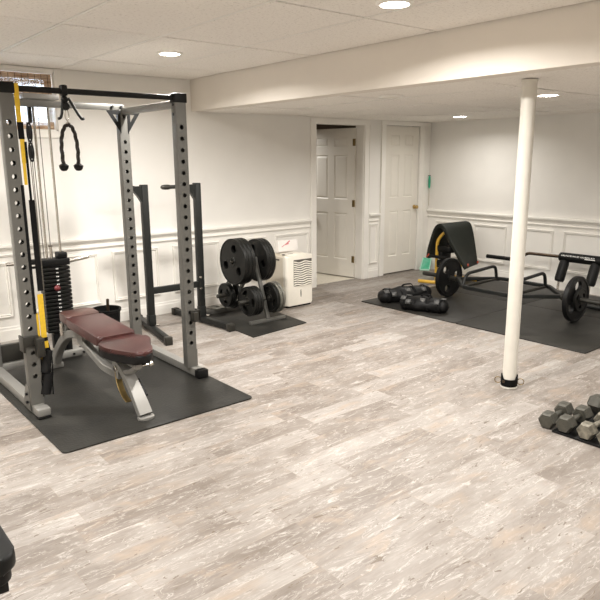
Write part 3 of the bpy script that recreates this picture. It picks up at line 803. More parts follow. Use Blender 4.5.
# front leg: broad curved plate down to a foot
fl = [(XN, -2.10, .30), (XN-.002, -2.22, .275), (XN+.0, -2.32, .20), (XN+.004, -2.40, .11), (XN+.010, -2.452, .034)]
b = B(); sweep(b, fillet(fl, .08), lambda i, t: [(-.032-.010*t, -.022), (.032+.010*t, -.022), (.036+.010*t, 0), (.032+.010*t, .022), (-.032-.010*t, .022), (-.036-.010*t, 0)]); obj('leg', b, 'silver', bn)
b = B(); prism(b, rrect(XN-.042, -2.50, XN+.062, -2.42, .035), MZ, MZ+.018, .004); obj('front_foot', b, 'silver', bn)
b = B(); rtube(b, [(XN+.0, -2.10, .350), (XN+.0, -2.42, .338)], .045, .030); obj('seat_support', b, 'silver', bn)
b = B(); rtube(b, [(XN-.01, -2.24, .26), (XN+.008, -2.33, .29), (XN+.01, -2.40, .335)], .05, .03, .03); obj('seat_bracket', b, 'silver', bn)
b = B(); cyl(b, (XN-.05, -2.16, .270), (XN+.05, -2.16, .270), .022, n=16, bev=.003); obj('pivot_bolt', b, 'chrome', bn)
# brass coloured selector arc
b = B()
pts = [(XN-.030, -2.34+.17*math.cos(q), .245-.16*math.sin(q)) for q in [math.radians(a) for a in range(-10, 81, 10)]]
rtube(b, pts, .008, .040, 0, .002); obj('selector_plate', b, 'brass', bn)
b = B(); cyl(b, (XN+.050, -2.29, .215), (XN+.060, -2.38, .125), .0125, n=14, bev=.003); obj('pop_pin', b, 'black', bn)
b = B(); cyl(b, (XN+.03, -2.37, .325), (XN+.105, -2.37, .325), .009, n=10); cyl(b, (XN+.095, -2.37, .325), (XN+.120, -2.37, .325), .020, n=14, bev=.004); obj('adjusting_knob', b, 'chrome', bn)
b = B(); rtube(b, [(XN-.01, -1.56, .375), (XN-.01, -1.42, .415)], .03, .03); rtube(b, [(XN-.06, -1.36, .415), (XN-.06, -1.33, .29)], .025, .025); obj('back_support', b, 'silver', bn)
b = B(); tube(b, [(XN-.09, -1.345, .425), (XN-.09, -1.345, .33)], .014, 10); obj('transport_handle', b, 'chrome', bn)

# ============================================================ BLACK TUB BEHIND THE RACK
tb = thing('storage_tub', 'black open tub on the floor by the wall behind the bench', 'tub', (-5.085, -.39, 0))
b = B(); lathe(b, [(.0, .002), (.105, .002), (.112, .012), (.128, .235), (.134, .240), (.134, .248), (.124, .248), (.104, .02), (0, .018)], (-5.085, -.39, 0), (0, 0, 1), 36, cap=False); obj('shell', b, 'black', tb)
b = B(); lathe(b, [(.1335, .225), (.138, .228), (.138, .249), (.132, .252)], (-5.085, -.39, 0), (0, 0, 1), 36, cap=False); obj('rim', b, 'black', tb)
b = B(); tube(b, [(-5.075, -.40, .021), (-5.072, -.41, .335)], .0135, 14); ball(b, (-5.072, -.41, .335), .0135, (1, 1, .6))
o = obj('steel_rod', b, 'bronze_tube', loc=(-5.075, -.40, .02)); tag(o, 'short dark metal rod standing upright in the black tub', 'rod')

# ============================================================ SQUAT STAND
ss = thing('squat_stand', 'charcoal two-post squat stand between the grey rack and the plate tree', 'squat stand', (-4.45, -.6, 0))
XA, XC, YQ = -4.735, -4.188, -.595
for x, y0_, y1_, xa_, xb_ in ((XA, -1.10, -.13, XA-.085, XA+.080), (XC, -1.08, -.10, XC+.035, XC-.040)):
    b = B(); beam(b, (xa_, y0_+.02, .040), (xb_, y1_-.02, .040), .052, .055, .004); fo = obj('foot', b, 'dark_steel', ss)
    for yy, xx_ in ((y0_+.025, xa_), (y1_-.025, xb_)):
        b = B(); vs = cbox(b, (xx_, yy, .037), (.066, .058, .072), .006, Matrix.Rotation(math.atan2(xa_-xb_, y1_-y0_), 3, 'Z'))
        obj('foot_cap', b, 'bracket', fo)
    b = B(); box(b, (x-.030, YQ-.030, .067), (x+.030, YQ+.030, 1.375), .005); obj('upright', b, 'dark_steel', ss)
    b = B(); box(b, (x-.033, YQ-.033, .067), (x+.033, YQ+.033, .17), .003); obj('post_sleeve', b, 'dark_steel', ss)
    b = B(); cyl(b, (x+.034, YQ-.034, .075), (x+.055, YQ-.055, .075), .010, n=10); obj('bolt', b, 'chrome', ss)
b = B(); box(b, (XA+.03, YQ-.02, .365), (XC-.03, YQ+.02, .425), .003); obj('crossmember', b, 'dark_steel', ss)
for z in (.36, .47):
    b = B(); cyl(b, (XC-.02, YQ-.032, z), (XC-.02, YQ-.045, z), .010, n=10); obj('bolt', b, 'chrome', ss)
for x, L_, tip in ((XA, .165, False), (XC, .365, True)):
    b = B(); prism(b, [(0, 0), (-.085, 0), (-.085, -.030), (-.04, -.085), (0, -.150)], -.022, .022, 0, Matrix.Translation((x-.029, YQ, 1.362)) @ Matrix.Rotation(PI/2, 4, 'X')); obj('hook_gusset', b, 'dark_steel', ss)
    b = B(); cyl(b, (x-.11, YQ, 1.345), (x-L_+.03, YQ, 1.345), .018, n=16); lathe(b, [(.020, 0), (.024, .02), (.024, .05), (.019, .08), (.010, .09)], (x-L_+.08, YQ, 1.345), (-1, 0, 0), 16)
    obj('bar_hook', b, 'bracket' if tip else 'dark_steel', ss)
    if True:
        b = B(); cyl(b, (x-.029-.083, YQ, 1.345), (x-.029-.10, YQ, 1.345), .030, n=16); obj('hook_collar', b, 'dark_steel', ss)

# ============================================================ WEIGHT PLATES
def disc(b, R, th, holes=3, hr=.04, hd=None, bore=.0255, rimw=.02, a0=90.):
    """plate with its axis along local x, centred"""
    hd = hd or R*.56
    hs = [c2(0, 0, bore, 20)]
    for k in range(holes):
        a = math.radians(a0+360*k/holes)
        if hr[0] if isinstance(hr, tuple) else hr:
            if isinstance(hr, tuple):
                ra, rt = hr; L2 = []
                for i in range(18):
                    q = 2*PI*i/18; u, v = ra*math.cos(q), rt*math.sin(q)
                    L2.append(((hd+u)*math.cos(a)-v*math.sin(a), (hd+u)*math.sin(a)+v*math.cos(a)))
                hs.append(L2)
            else: hs.append(c2(hd*math.cos(a), hd*math.sin(a), hr, 18))
    mt = Matrix.Translation((-th*.36, 0, 0)) @ Matrix(((0, 0, 1, 0), (1, 0, 0, 0), (0, 1, 0, 0), (0, 0, 0, 1)))
    holed(b, c2(0, 0, R-rimw*.5, 56), hs, th*.72, mt)
    t2 = th/2
    # rim
    L_ = [(R-rimw, -t2+.003), (R-rimw+.003, -t2), (R-.004, -t2), (R, -t2+.004), (R, t2-.004), (R-.004, t2), (R-rimw+.003, t2), (R-rimw, t2-.003)]
    def ring(pr, n=56):
        vl = [[b.verts.new((x, r*math.cos(2*PI*i/n), r*math.sin(2*PI*i/n))) for r, x in pr] for i in range(n)]
        m_ = len(pr)
        for i in range(n):
            A, C = vl[i], vl[(i+1) % n]
            for j in range(m_): b.faces.new((A[j], A[(j+1) % m_], C[(j+1) % m_], C[j]))
    ring(L_)
    ring([(bore, -t2+.001), (bore+.018, -t2+.001), (bore+.022, -t2*.7), (bore+.022, t2*.7), (bore+.018, t2-.001), (bore, t2-.001)], 28)
def plate(name, R, th, m, label, loc, group, rot=(0, 0, 0), **k):
    b = B(); disc(b, R, th, **k); o = obj(name, b, m, local=True); o.location = loc; o.rotation_euler = rot
    return tag(o, label, 'weight plate', group)
def pdup(o, loc, label, rot=None):
    c = o.copy(); COL.objects.link(c); c.location = loc; c['label'] = label
    if rot is not None: c.rotation_euler = rot
    return c

# ============================================================ PLATE TREE
XQ = -3.685
TY, TZ = -.815, .613
pt = thing('plate_tree', 'grey metal A-frame plate tree loaded with black weight plates', 'plate rack', (XQ, -.75, MZ))
b = B(); box(b, (-3.905, -1.045, MZ+.001), (-3.475, -1.000, MZ+.030), .004); obj('front_foot', b, 'steel_grey', pt)
b = B(); box(b, (-4.085, -.405, MZ+.001), (-3.45, -.330, MZ+.045), .004); obj('rear_foot', b, 'steel_grey', pt)
b = B(); rtube(b, [(XQ, -1.02, MZ+.03), (XQ, TY-.02, .57), (XQ, TY, .635)], .032, .040, .05); obj('leg', b, 'steel_grey', pt)
b = B(); rtube(b, [(XQ, -.37, MZ+.045), (XQ, TY+.03, .56)], .032, .040); obj('leg', b, 'steel_grey', pt)
b = B(); box(b, (XQ-.02, -.98, .17), (XQ+.02, -.50, .215), .003); obj('cross_brace', b, 'steel_grey', pt)
P1 = (TY, TZ); P2 = (-1.005, .243); P3 = (-.615, .245)
for (yy, zz), L_ in ((P1, .295), (P2, .330), (P3, .330)):
    for s in (-1, 1):
        b = B(); cyl(b, (XQ+s*.02, yy, zz), (XQ+s*(L_ if s < 0 else L_*.5), yy, zz), .0125 if (yy, zz) == P1 else .0205, n=16, bev=.003); obj('peg', b, 'bracket', pt)
G = 'weight plates on the plate tree'
R45 = .228
big = None
for i, x in enumerate((-3.935, -3.892, -3.849)):
    lb = ['large black three-hole weight plate, outermost and facing us on the top left of the tree', 'large black weight plate, second in the stack on the top left of the tree', 'large black weight plate, innermost on the top left of the tree'][i]
    if big is None: big = plate('weight_plate', R45, .040, 'black_iron', lb, (x, TY, TZ), G, hr=.042, hd=.130, a0=100, rimw=.016)
    else: pdup(big, (x, TY, TZ), lb, (random.uniform(0, 2), 0, 0))
big2 = None
for i, x in enumerate((-3.650, -3.615, -3.580)):
    lb = ['large black weight plate closest to the post on the top right of the tree', 'large black weight plate second from the post on the top right of the tree', 'large black weight plate outermost on the top right of the tree, beside the dehumidifier'][i]
    if big2 is None: big2 = plate('weight_plate', .215, .033, 'black_iron', lb, (x, TY+.02, TZ-.015), G, hr=.040, hd=.125, a0=70, rimw=.015)
    else: pdup(big2, (x, TY+.02, TZ-.015), lb, (random.uniform(0, 2), 0, 0))
med = plate('weight_plate', .145, .032, 'black_iron', 'medium black weight plate facing us on the lower front left peg of the tree', (-3.905, P2[0], P2[1]), G, hr=(.022, .045), hd=.088, a0=60, rimw=.014)
for i, x in enumerate((-3.870, -3.835)):
    pdup(med, (x, P2[0], P2[1]), ['medium black weight plate, second on the lower front left peg', 'medium black weight plate, innermost on the lower front left peg'][i], (.7*i+.5, 0, 0))
sm1 = plate('weight_plate', .124, .028, 'black_iron', 'small black weight plate facing us on the rear left peg of the tree', (-3.915, P3[0], P3[1]), G, hr=(.018, .032), hd=.070, a0=20, rimw=.010)
pdup(sm1, (-3.885, P3[0], P3[1]), 'small black weight plate, second on the rear left peg of the tree', (1, 0, 0))
pdup(med, (-3.83, P3[0], P3[1]-.002), 'medium black weight plate, innermost on the rear left peg of the tree', (.3, 0, 0))
pdup(med, (-3.645, P2[0], P2[1]), 'medium black weight plate closest to the post on the lower front right peg', (.4, 0, 0))
gp = plate('weight_plate', .156, .026, 'grey_iron', 'grey iron weight plate second from the post on the lower front right peg', (-3.612, P2[0], P2[1]), G, hr=(.020, .04), hd=.09, a0=10, rimw=.016)
pdup(gp, (-3.578, P2[0], P2[1]), 'grey iron weight plate outermost on the lower front right peg', (.9, 0, 0))
o = plate('weight_plate', .085, .018, 'grey_iron', 'small grey weight plate lying flat on the rear foot of the plate tree', (-3.86, -.372, MZ+.045+.0095), G, rot=(0, PI/2, 0), hr=0, rimw=.014)

# ============================================================ DEHUMIDIFIER
dh = thing('dehumidifier', 'cream portable dehumidifier with a slatted front grille by the wall', 'dehumidifier', (-3.0, -.45, 0))
dx0, dx1, dy0, dy1 = -3.185, -2.815, -.700, -.300
b = B(); pr = rrect(dx0, dy0+.05, dx1, dy1, .03)
prism(b, pr, .025, .555, .012); obj('rear_shell', b, 'beige_plastic', dh, label='beige side and rear shell')
b = B(); prism(b, rrect(dx0-.004, dy0-.0, dx1+.004, dy0+.085, .030), .022, .568, .016); obj('front_shell', b, 'white_plastic', dh)
b = B(); box(b, (dx0+.095, dy0-.004, .235), (dx1-.020, dy0+.004, .525), .003); g_ = obj('grille', b, 'grille_dark', dh, smooth=False)
b = B()
for k in range(11):
    z = .248+k*.0250
    pts = []
    for i in range(13):
        t_ = i/12; pts.append((dx0+.095+t_*(dx1-.020-dx0-.095), dy0-.008, z+.008*math.sin(t_*PI*3+k*.2)-.006*t_))
    rtube(b, pts, .006, .0135, 0, .001)
obj('louvre', b, 'white_plastic', g_)
b = B(); ball(b, ((dx0+dx1)/2+.01, dy0-.001, .15), .045, (.16, .06, 1)); obj('handle_slot', b, 'grille_dark', dh)
b = B(); box(b, (dx0-.006, dy0+.13, .515), (dx0+.004, dy0+.21, .530), .003); obj('side_grip', b, 'grille_dark', dh)
b = B(); box(b, (dx0+.02, dy0+.02, .001), (dx1-.02, dy1-.02, .026)); obj('base', b, 'black', dh)
b = B(); prism(b, rrect(dx0+.085, dy0+.06, dx1-.04, dy0+.23, .012), .553, .574, .004); lid = obj('control_panel', b, 'white_plastic', dh)
b = B(); beam(b, (dx0+.06, dy0+.15, .571), (dx0+.20, dy0+.14, .571), .02, .008, .003); obj('top_handle', b, 'black', dh)
# white box behind with a pink printed mark
pb2 = thing('cardboard_box', 'white box with a pink printed stroke standing on top of the dehumidifier', 'box', (-3.0, -.35, .555))
b = B(); Mx = Matrix.Translation((-2.93, -.385, .640)) @ Matrix.Rotation(math.radians(-6), 4, 'X')
cbox(b, (0, 0, 0), (.28, .05, .125), .003); b.transform(Mx); obj('carton', b, 'paper', pb2, smooth=False)
b = B()
for a_, c_, w_ in (((-.095, -.01), (.0, .035), .007), ((-.04, .010), (.025, .050), .014), ((-.02, .015), (.01, .02), .01)):
    beam(b, (a_[0], -.0258, a_[1]), (c_[0], -.0258, c_[1]), .001, w_, 0, (0, 0, 1))
b.transform(Mx); obj('printed_mark', b, 'pink', pb2, smooth=False)

# ============================================================ DUMBBELLS
def dumbbell(R, L, hl, m):
    """hex dumbbell, axis along local x, resting on a flat: centre at z=R*cos30"""
    t = thing('hex_dumbbell', '', 'dumbbell', (0, 0, 0))
    zc = R*math.cos(PI/6)
    for s in (-1, 1):
        b = B()
        pr = [(R*.80, 0), (R, .014), (R, hl-.014), (R*.82, hl)]
        rings(b, [[(s*(L/2-hl+x), r*math.cos(PI/3*k), zc+r*math.sin(PI/3*k)) for k in range(6)] for r, x in pr])
        obj('head', b, m, t, smooth=False)
    b = B(); lathe(b, [(.014, -(L/2-hl)-.004), (.014, -.05), (.017, -.02), (.0175, .02), (.014, .05), (.014, (L/2-hl)+.004)], (0, 0, zc), (1, 0, 0), 20); obj('handle', b, m, t)
    return t
gd = 'hex dumbbells at the right edge'
dt = thing('dumbbell_tray', 'thin black tray under the row of grey hex dumbbells', 'tray', (-3.7, -4.6, 0))
b = B(); prism(b, [(-3.957, -4.197), (-3.957, -5.3), (-3.32, -5.3), (-3.32, -4.197)], .0008, .012, .003); obj('tray_base', b, 'black', dt)
b = B(); box(b, (-3.966, -5.3, .001), (-3.957, -4.197, .0125), .002); obj('tray_edge', b, 'black', dt)
dz = .0122
d1_ = dumbbell(.0535, .300, .088, M['hex_grey'])
d1_.location = (-3.806, -4.136, .001); d1_.rotation_euler = (0, 0, math.radians(4)); d1_['label'] = 'dark grey hex dumbbell at the left end, partly off the tray'; d1_['group'] = gd
dup(d1_, (-3.806, -4.250, dz), 'dark grey hex dumbbell second from the left end of the front row', (0, 0, math.radians(2)))
dw = dumbbell(.053, .300, .078, M['hex_worn'])
dw.location = (-3.802, -4.376, dz); dw.rotation_euler = (0, 0, math.radians(2)); dw['group'] = gd; dw['label'] = 'worn chipped hex dumbbell third from the left in the front row'
dup(dw, (-3.802, -4.492, dz), 'worn hex dumbbell cut off by the picture edge in the front row', (0, 0, math.radians(2)))
dup(d1_, (-3.806, -4.612, dz), 'hex dumbbell beyond the right picture edge in the front row', (0, 0, 0))
db = dumbbell(.060, .310, .092, M['hex_grey'])
db.location = (-3.42, -4.275, dz); db.rotation_euler = (0, 0, math.radians(84)); db['group'] = gd; db['label'] = 'larger grey hex dumbbell lying crosswise behind the front row'
db.location = (-3.495, -4.345, dz)
dup(dw, (-3.47, -4.64, dz), 'worn hex dumbbell lying behind the front row at the right picture edge', (0, 0, math.radians(8)))

# ============================================================ BLACK BENCH AT THE LOWER LEFT
fb = thing('flat_bench', 'black padded flat bench whose end pokes in at the lower left edge', 'weight bench', (-7.02, -3.4, 0))
b = B(); prism(b, rrect(-7.18, -4.075, -6.905, -2.95, .05), .375, .43, .015); obj('pad', b, 'blackvinyl', fb)
b = B(); prism(b, rrect(-7.165, -4.060, -6.92, -2.965, .04), .335, .376, .006); obj('pad_base', b, 'black', fb)
b = B(); rtube(b, [(-7.03, -4.0, .31), (-7.03, -3.0, .31)], .06, .05); obj('frame', b, 'dark_steel', fb)
for y_ in (-4.02, -3.02):
    b = B(); box(b, (-7.14, y_-.025, .02), (-6.93, y_+.025, .06), .005); rtube(b, [(-7.03, y_, .05), (-7.03, y_, .30)], .05, .05); obj('leg', b, 'dark_steel', fb)
    b = B(); box(b, (-6.965, y_-.03, .0), (-6.925, y_+.03, .07), .006); obj('foot_cap', b, 'black', fb)
    b = B(); box(b, (-6.965, y_-.02, .295), (-6.935, y_+.02, .336), .004); obj('pad_bracket', b, 'black', fb)

# ============================================================ HEX TRAP BAR
HZ = MZ+.226
hb = thing('hex_trap_bar', 'black hex trap bar with raised handles lying loaded on the gym mats', 'trap bar', (-1.38, -2.25, HZ))
hexp = [(-1.39, -1.60, HZ), (-1.74, -1.93, HZ), (-1.76, -2.52, HZ), (-1.41, -2.87, HZ), (-1.04, -2.52, HZ), (-1.02, -1.93, HZ), (-1.39, -1.60, HZ)]
b = B(); rtube(b, hexp[:4], .040, .040, .05); rtube(b, hexp[3:], .040, .040, .05); obj('hex_frame', b, 'dark_steel', hb)
for (ya, yb, lab) in ((-1.63, -1.10, None), (-2.84, -3.55, None)):
    s = 1 if yb > ya else -1
    b = B(); xs_ = -1.395 if s > 0 else -1.415; cyl(b, (xs_, ya, HZ), (xs_, yb, HZ), .0245, n=20, bev=.004); cyl(b, (xs_, ya+s*.03, HZ), (xs_, ya+s*.045, HZ), .036, n=20); obj('sleeve', b, 'bracket', hb)
for yy in (-1.90, -2.50):
    b = B(); tube(b, [(-1.71, yy, HZ), (-1.66, yy, HZ+.13), (-1.11, yy, HZ+.158), (-1.08, yy, HZ)], .0178, 14, .075); obj('raised_handle', b, 'dark_steel', hb)
    b = B(); tube(b, [(-1.745, yy, HZ), (-1.03, yy, HZ)], .0145, 14); tube(b, [(-1.52, yy, HZ), (-1.27, yy, HZ)], .0165, 14); obj('low_handle', b, 'bracket', hb)
tp = plate('weight_plate', .226, .048, 'black', 'black three-hole plate on the left end of the hex bar next to the sandbags', (-1.395, -1.475, HZ), 'plates on the hex bar', rot=(0, 0, PI/2), hr=.045, hd=.130, a0=50, rimw=.022)
tq = plate('weight_plate', .226, .048, 'black', 'black three-spoke plate standing on the right end of the hex bar', (-1.415, -3.010, HZ), 'plates on the hex bar', rot=(.5, 0, PI/2), hr=(.050, .062), hd=.130, a0=90, rimw=.024)
tq.rotation_euler = (0, 0, PI/2)
plate('weight_plate', .115, .026, 'black_iron', 'small black plate pressed against the large plate on the right end of the hex bar', (-1.415, -3.050, HZ), 'plates on the hex bar', rot=(0, 0, PI/2), hr=(.018, .03), hd=.07, a0=30, rimw=.012)

# barbell lying behind, leaving the picture at the right
lb = thing('barbell', 'dark barbell lying on the mats behind the hex bar plate at the right edge', 'barbell', (-.75, -3.2, MZ))
b = B(); cyl(b, (-.78, -2.62, MZ+.026), (-.78, -3.05, MZ+.026), .025, n=18, bev=.003); obj('sleeve', b, 'dark_steel', lb)
b = B(); cyl(b, (-.78, -3.05, MZ+.026), (-.78, -3.065, MZ+.026), .026, n=18); cyl(b, (-.78, -3.065, MZ+.026), (-.78, -4.3, MZ+.026), .0145, n=14); obj('shaft', b, 'dark_steel', lb)

# ============================================================ SAFETY SQUAT BAR
XZ = -.30
sq = thing('safety_squat_bar', 'safety squat bar with black padded yoke and arms propped by the right wall', 'squat bar', (XZ, -2.5, MZ))
b = B(); cyl(b, (XZ, -1.235, .348), (XZ, -1.66, .348), .0245, n=18, bev=.004); cyl(b, (XZ, -1.60, .348), (XZ, -1.62, .348), .036, n=18); obj('sleeve', b, 'black', sq)
b = B(); cyl(b, (XZ, -3.84, .348), (XZ, -3.42, .348), .0245, n=18, bev=.004); obj('sleeve', b, 'black', sq)
b = B(); tube(b, [(XZ, -1.64, .348), (XZ, -1.705, .358), (XZ, -1.80, .447), (XZ, -2.24, .452), (XZ, -2.84, .452), (XZ, -3.28, .447), (XZ, -3.37, .358), (XZ, -3.44, .348)], .0185, 14, .05); obj('cambered_shaft', b, 'bronze_tube', sq)
b = B(); lathe(b, [(.03, 0), (.050, .006), (.054, .03), (.054, .57), (.050, .594), (.03, .60)], (XZ, -2.225, .452), (0, -1, 0), 28); yoke = obj('yoke_pad', b, 'blackvinyl', sq)
for yy in (-2.295, -2.660):
    b = B(); p0_ = V((XZ-.005, yy, .42)); p1_ = V((XZ-.095, yy+.01, .175)); d_ = (p1_-p0_)
    lathe(b, [(.03, 0), (.048, .01), (.055, .04), (.056, d_.length-.03), (.048, d_.length-.004), (.03, d_.length)], p0_, d_, 24); obj('arm_pad', b, 'blackvinyl', sq)
    b = B(); tube(b, [p1_, (XZ-.115, yy+.01, MZ+.013)], .014, 12); obj('arm', b, 'chrome', sq)
    b = B(); ball(b, (XZ-.115, yy+.01, MZ+.0175), .0165); obj('arm_tip', b, 'black', sq)
# illegible white lettering: a row of small strokes along the pad with an underline
b = B(); random.seed(3)
a1 = math.radians(152)
def onpad(t_, ang, r=.0545): return (XZ+r*math.cos(ang), -2.245-t_, .452+r*math.sin(ang))
def mark(t0, t1, a_, b_):
    n0 = [b.verts.new(onpad(t0, a_)), b.verts.new(onpad(t1, a_)), b.verts.new(onpad(t1, b_)), b.verts.new(onpad(t0, b_))]; b.faces.new(n0)
t_ = .02
while t_ < .42:
    w_ = .008
    mark(t_, t_+.004, a1-.16, a1+.16); 
    if random.random() > .3: mark(t_+.004, t_+w_+.002, a1+random.choice((-.16, .10)), a1+random.choice((-.10, .16)))
    if random.random() > .5: mark(t_+w_, t_+w_+.003, a1-.16, a1+.12)
    t_ += .0175
mark(.30, .42, a1+.26, a1+.40)
obj('lettering', b, 'print', yoke, smooth=False)

# ============================================================ FOLDED MAT OVER THE YELLOW MACHINE
fm = thing('folded_mat', 'thick charcoal exercise mat draped like a tunnel over the yellow machine', 'exercise mat', (-.55, -.95, 0))
near = [(-.60, .30), (-.62, .42), (-.655, .54), (-.695, .66), (-.735, .73), (-.79, .762), (-.85, .752), (-.915, .69), (-.99, .575), (-1.07, .47), (-1.16, .355), (-1.255, .243)]
far = [(-.66, .32), (-.68, .45), (-.74, .58), (-.80, .69), (-.86, .75), (-.93, .785), (-.995, .785), (-1.045, .750), (-1.085, .65), (-1.12, .51), (-1.15, .38), (-1.18, .245)]
def catmull(ps, n=4):
    out = []
    for i in range(len(ps)-1):
        p0, p1, p2, p3 = [V((*ps[max(0, min(len(ps)-1, j))], 0)) for j in (i-1, i, i+1, i+2)]
        for k in range(n):
            t = k/n
            q = .5*((2*p1)+(-p0+p2)*t+(2*p0-5*p1+4*p2-p3)*t*t+(-p0+3*p1-3*p2+p3)*t**3); out.append((q.x, q.y))
    out.append(ps[-1]); return out
nr, fr = catmull(near), catmull(far)
XN0, XF0 = -.75, -.40
b = B(); th = .050; loops = []
def inner(ps):
    o = []
    for i, p in enumerate(ps):
        a_ = V(ps[max(0, i-1)]); c_ = V(ps[min(len(ps)-1, i+1)]); d = (c_-a_).normalized(); nrm = V((d.y, -d.x)); 
        cen = V((-.90, .3)); q = V(p)+nrm*th
        if (q-cen).length > (V(p)-cen).length: q = V(p)-nrm*th
        o.append((q.x, q.y))
    return o
ni, fi = inner(nr), inner(fr)
K = 6
for s in range(K+1):
    t = s/K; x = XN0*(1-t)+XF0*t
    o_ = [(x, a[0]*(1-t)+c[0]*t, a[1]*(1-t)+c[1]*t) for a, c in zip(nr, fr)]
    i_ = [(x, a[0]*(1-t)+c[0]*t, a[1]*(1-t)+c[1]*t) for a, c in zip(ni, fi)]
    loops.append(o_+i_[::-1])
vl = [[b.verts.new(p) for p in l] for l in loops]
n = len(vl[0])
for A, C in zip(vl[:-1], vl[1:]):
    for i in range(n): b.faces.new((A[i], A[(i+1) % n], C[(i+1) % n], C[i]))
h_ = n//2
for Vv in (vl[0], vl[-1]):
    for i in range(h_-1): b.faces.new((Vv[i], Vv[i+1], Vv[n-2-i], Vv[n-1-i]))
M['mat_vinyl'] = mat('charcoal_foam', (.014, .016, .0125), .5, spec=.25, noise=.12, nscale=6, bump=.2, bscale=60)
fmo = obj('foam_sheet', b, M['mat_vinyl'], fm)
bv = fmo.modifiers.new('b', 'BEVEL'); bv.width = .008; bv.segments = 2; bv.limit_method = 'ANGLE'
for (x, y, z) in ((-.758, -.63, .325), (-.758, -.655, .345), (-.43, -1.192, .275), (-.70, -1.238, .275)):
    b = B(); cbox(b, (x, y, z), (.012, .020, .030), .003); obj('corner_tag', b, 'orange_tag', fm)
# yellow machine below it
ym = thing('abdominal_machine', 'yellow tubular exercise machine with black pads under the draped mat', 'exercise machine', (-.8, -.85, 0))
b = B(); tube(b, [(-.715, -.755, .03), (-.715, -.755, .54), (-.665, -.83, .660), (-.52, -.93, .680), (-.45, -.94, .60), (-.45, -.94, .03)], .021, 16, .06); obj('frame_tube', b, 'yellow_paint', ym)
b = B(); tube(b, [(-1.00, -.70, .034), (-.94, -.90, .034), (-.72, -.90, .034)], .022, 14, .04); obj('front_foot', b, 'yellow_paint', ym)
b = B(); tube(b, [(-.42, -.72, .038), (-.42, -1.22, .038)], .022, 14); tube(b, [(-.42, -.95, .04), (-.74, -.76, .04)], .02, 14); obj('rear_foot', b, 'yellow_paint', ym)
for p, q in (((-.42, -.72), 0), ((-.42, -1.22), 0)):
    b = B(); cyl(b, (p[0], p[1]-.02, .038), (p[0], p[1]+.02, .038), .0275, n=16, bev=.004); obj('end_cap', b, 'black', ym)
b = B(); cbox(b, (-.62, -.86, .44), (.22, .24, .10), .03, None, 3); obj('knee_pad', b, 'blackvinyl', ym)
b = B(); cbox(b, (-.66, -.90, .26), (.26, .20, .08), .025, None, 3); obj('seat_pad', b, 'blackvinyl', ym)
b = B(); box(b, (-.74, -.86, .30), (-.55, -.80, .40), .01); box(b, (-.76, -.84, .20), (-.50, -.79, .24), .005); obj('carriage', b, 'black', ym)
b = B(); tube(b, [(-.79, -.70, .34), (-.79, -.98, .34)], .020, 14); obj('arm_roller', b, 'black', ym)

# teal things by the corner
t = thing('hand_duster', 'pale green plastic dustpan standing by the door casing in the corner', 'dustpan', (-.14, -.09, 0))
b = B()
p = [V((-.235, -.085, .006)), V((-.150, -.190, .006)), V((-.030, -.120, .150)), V((-.105, -.035, .165))]
nrm = (p[1]-p[0]).cross(p[3]-p[0]).normalized()*.012
rings(b, [p, [q+nrm for q in p]]); pan = obj('pan', b, 'teal', t, smooth=False)
b = B()
for a_, c_ in ((p[0], p[1]), (p[1], p[2]), (p[0], p[3])): beam(b, a_+nrm, c_+nrm, .012, .022, .002)
obj('rim', b, 'mint', pan, smooth=False)
b = B(); tube(b, [(p[2]+p[3])/2+nrm*.5, (p[2]+p[3])/2+V((.035, .015, .09))], .010, 10); obj('grip', b, 'mint', pan)
t = thing('exercise_band', 'teal elastic band loop hanging in the corner beside the closed door', 'resistance band', (-.030, -.035, 1.35))
b = B(); pts = [(-.030+.013*math.sin(q), -.035, 1.255+.085*math.cos(q)) for q in [2*PI*i/24 for i in range(25)]]; tube(b, pts, .008, 8); cbox(b, (-.030, -.034, 1.25), (.018, .006, .12), .002); obj('band', b, 'teal', t)
b = B(); cyl(b, (-.030, 0, 1.345), (-.030, -.045, 1.345), .005, n=8); ball(b, (-.03, -.045, 1.347), .007); obj('wall_hook', b, 'black', t)
b = B(); tube(b, [(-.030, -.035, 1.17), (-.028, -.035, 1.05), (-.03, -.034, .92)], .004, 8); obj('tail', b, 'beige_plastic', t)

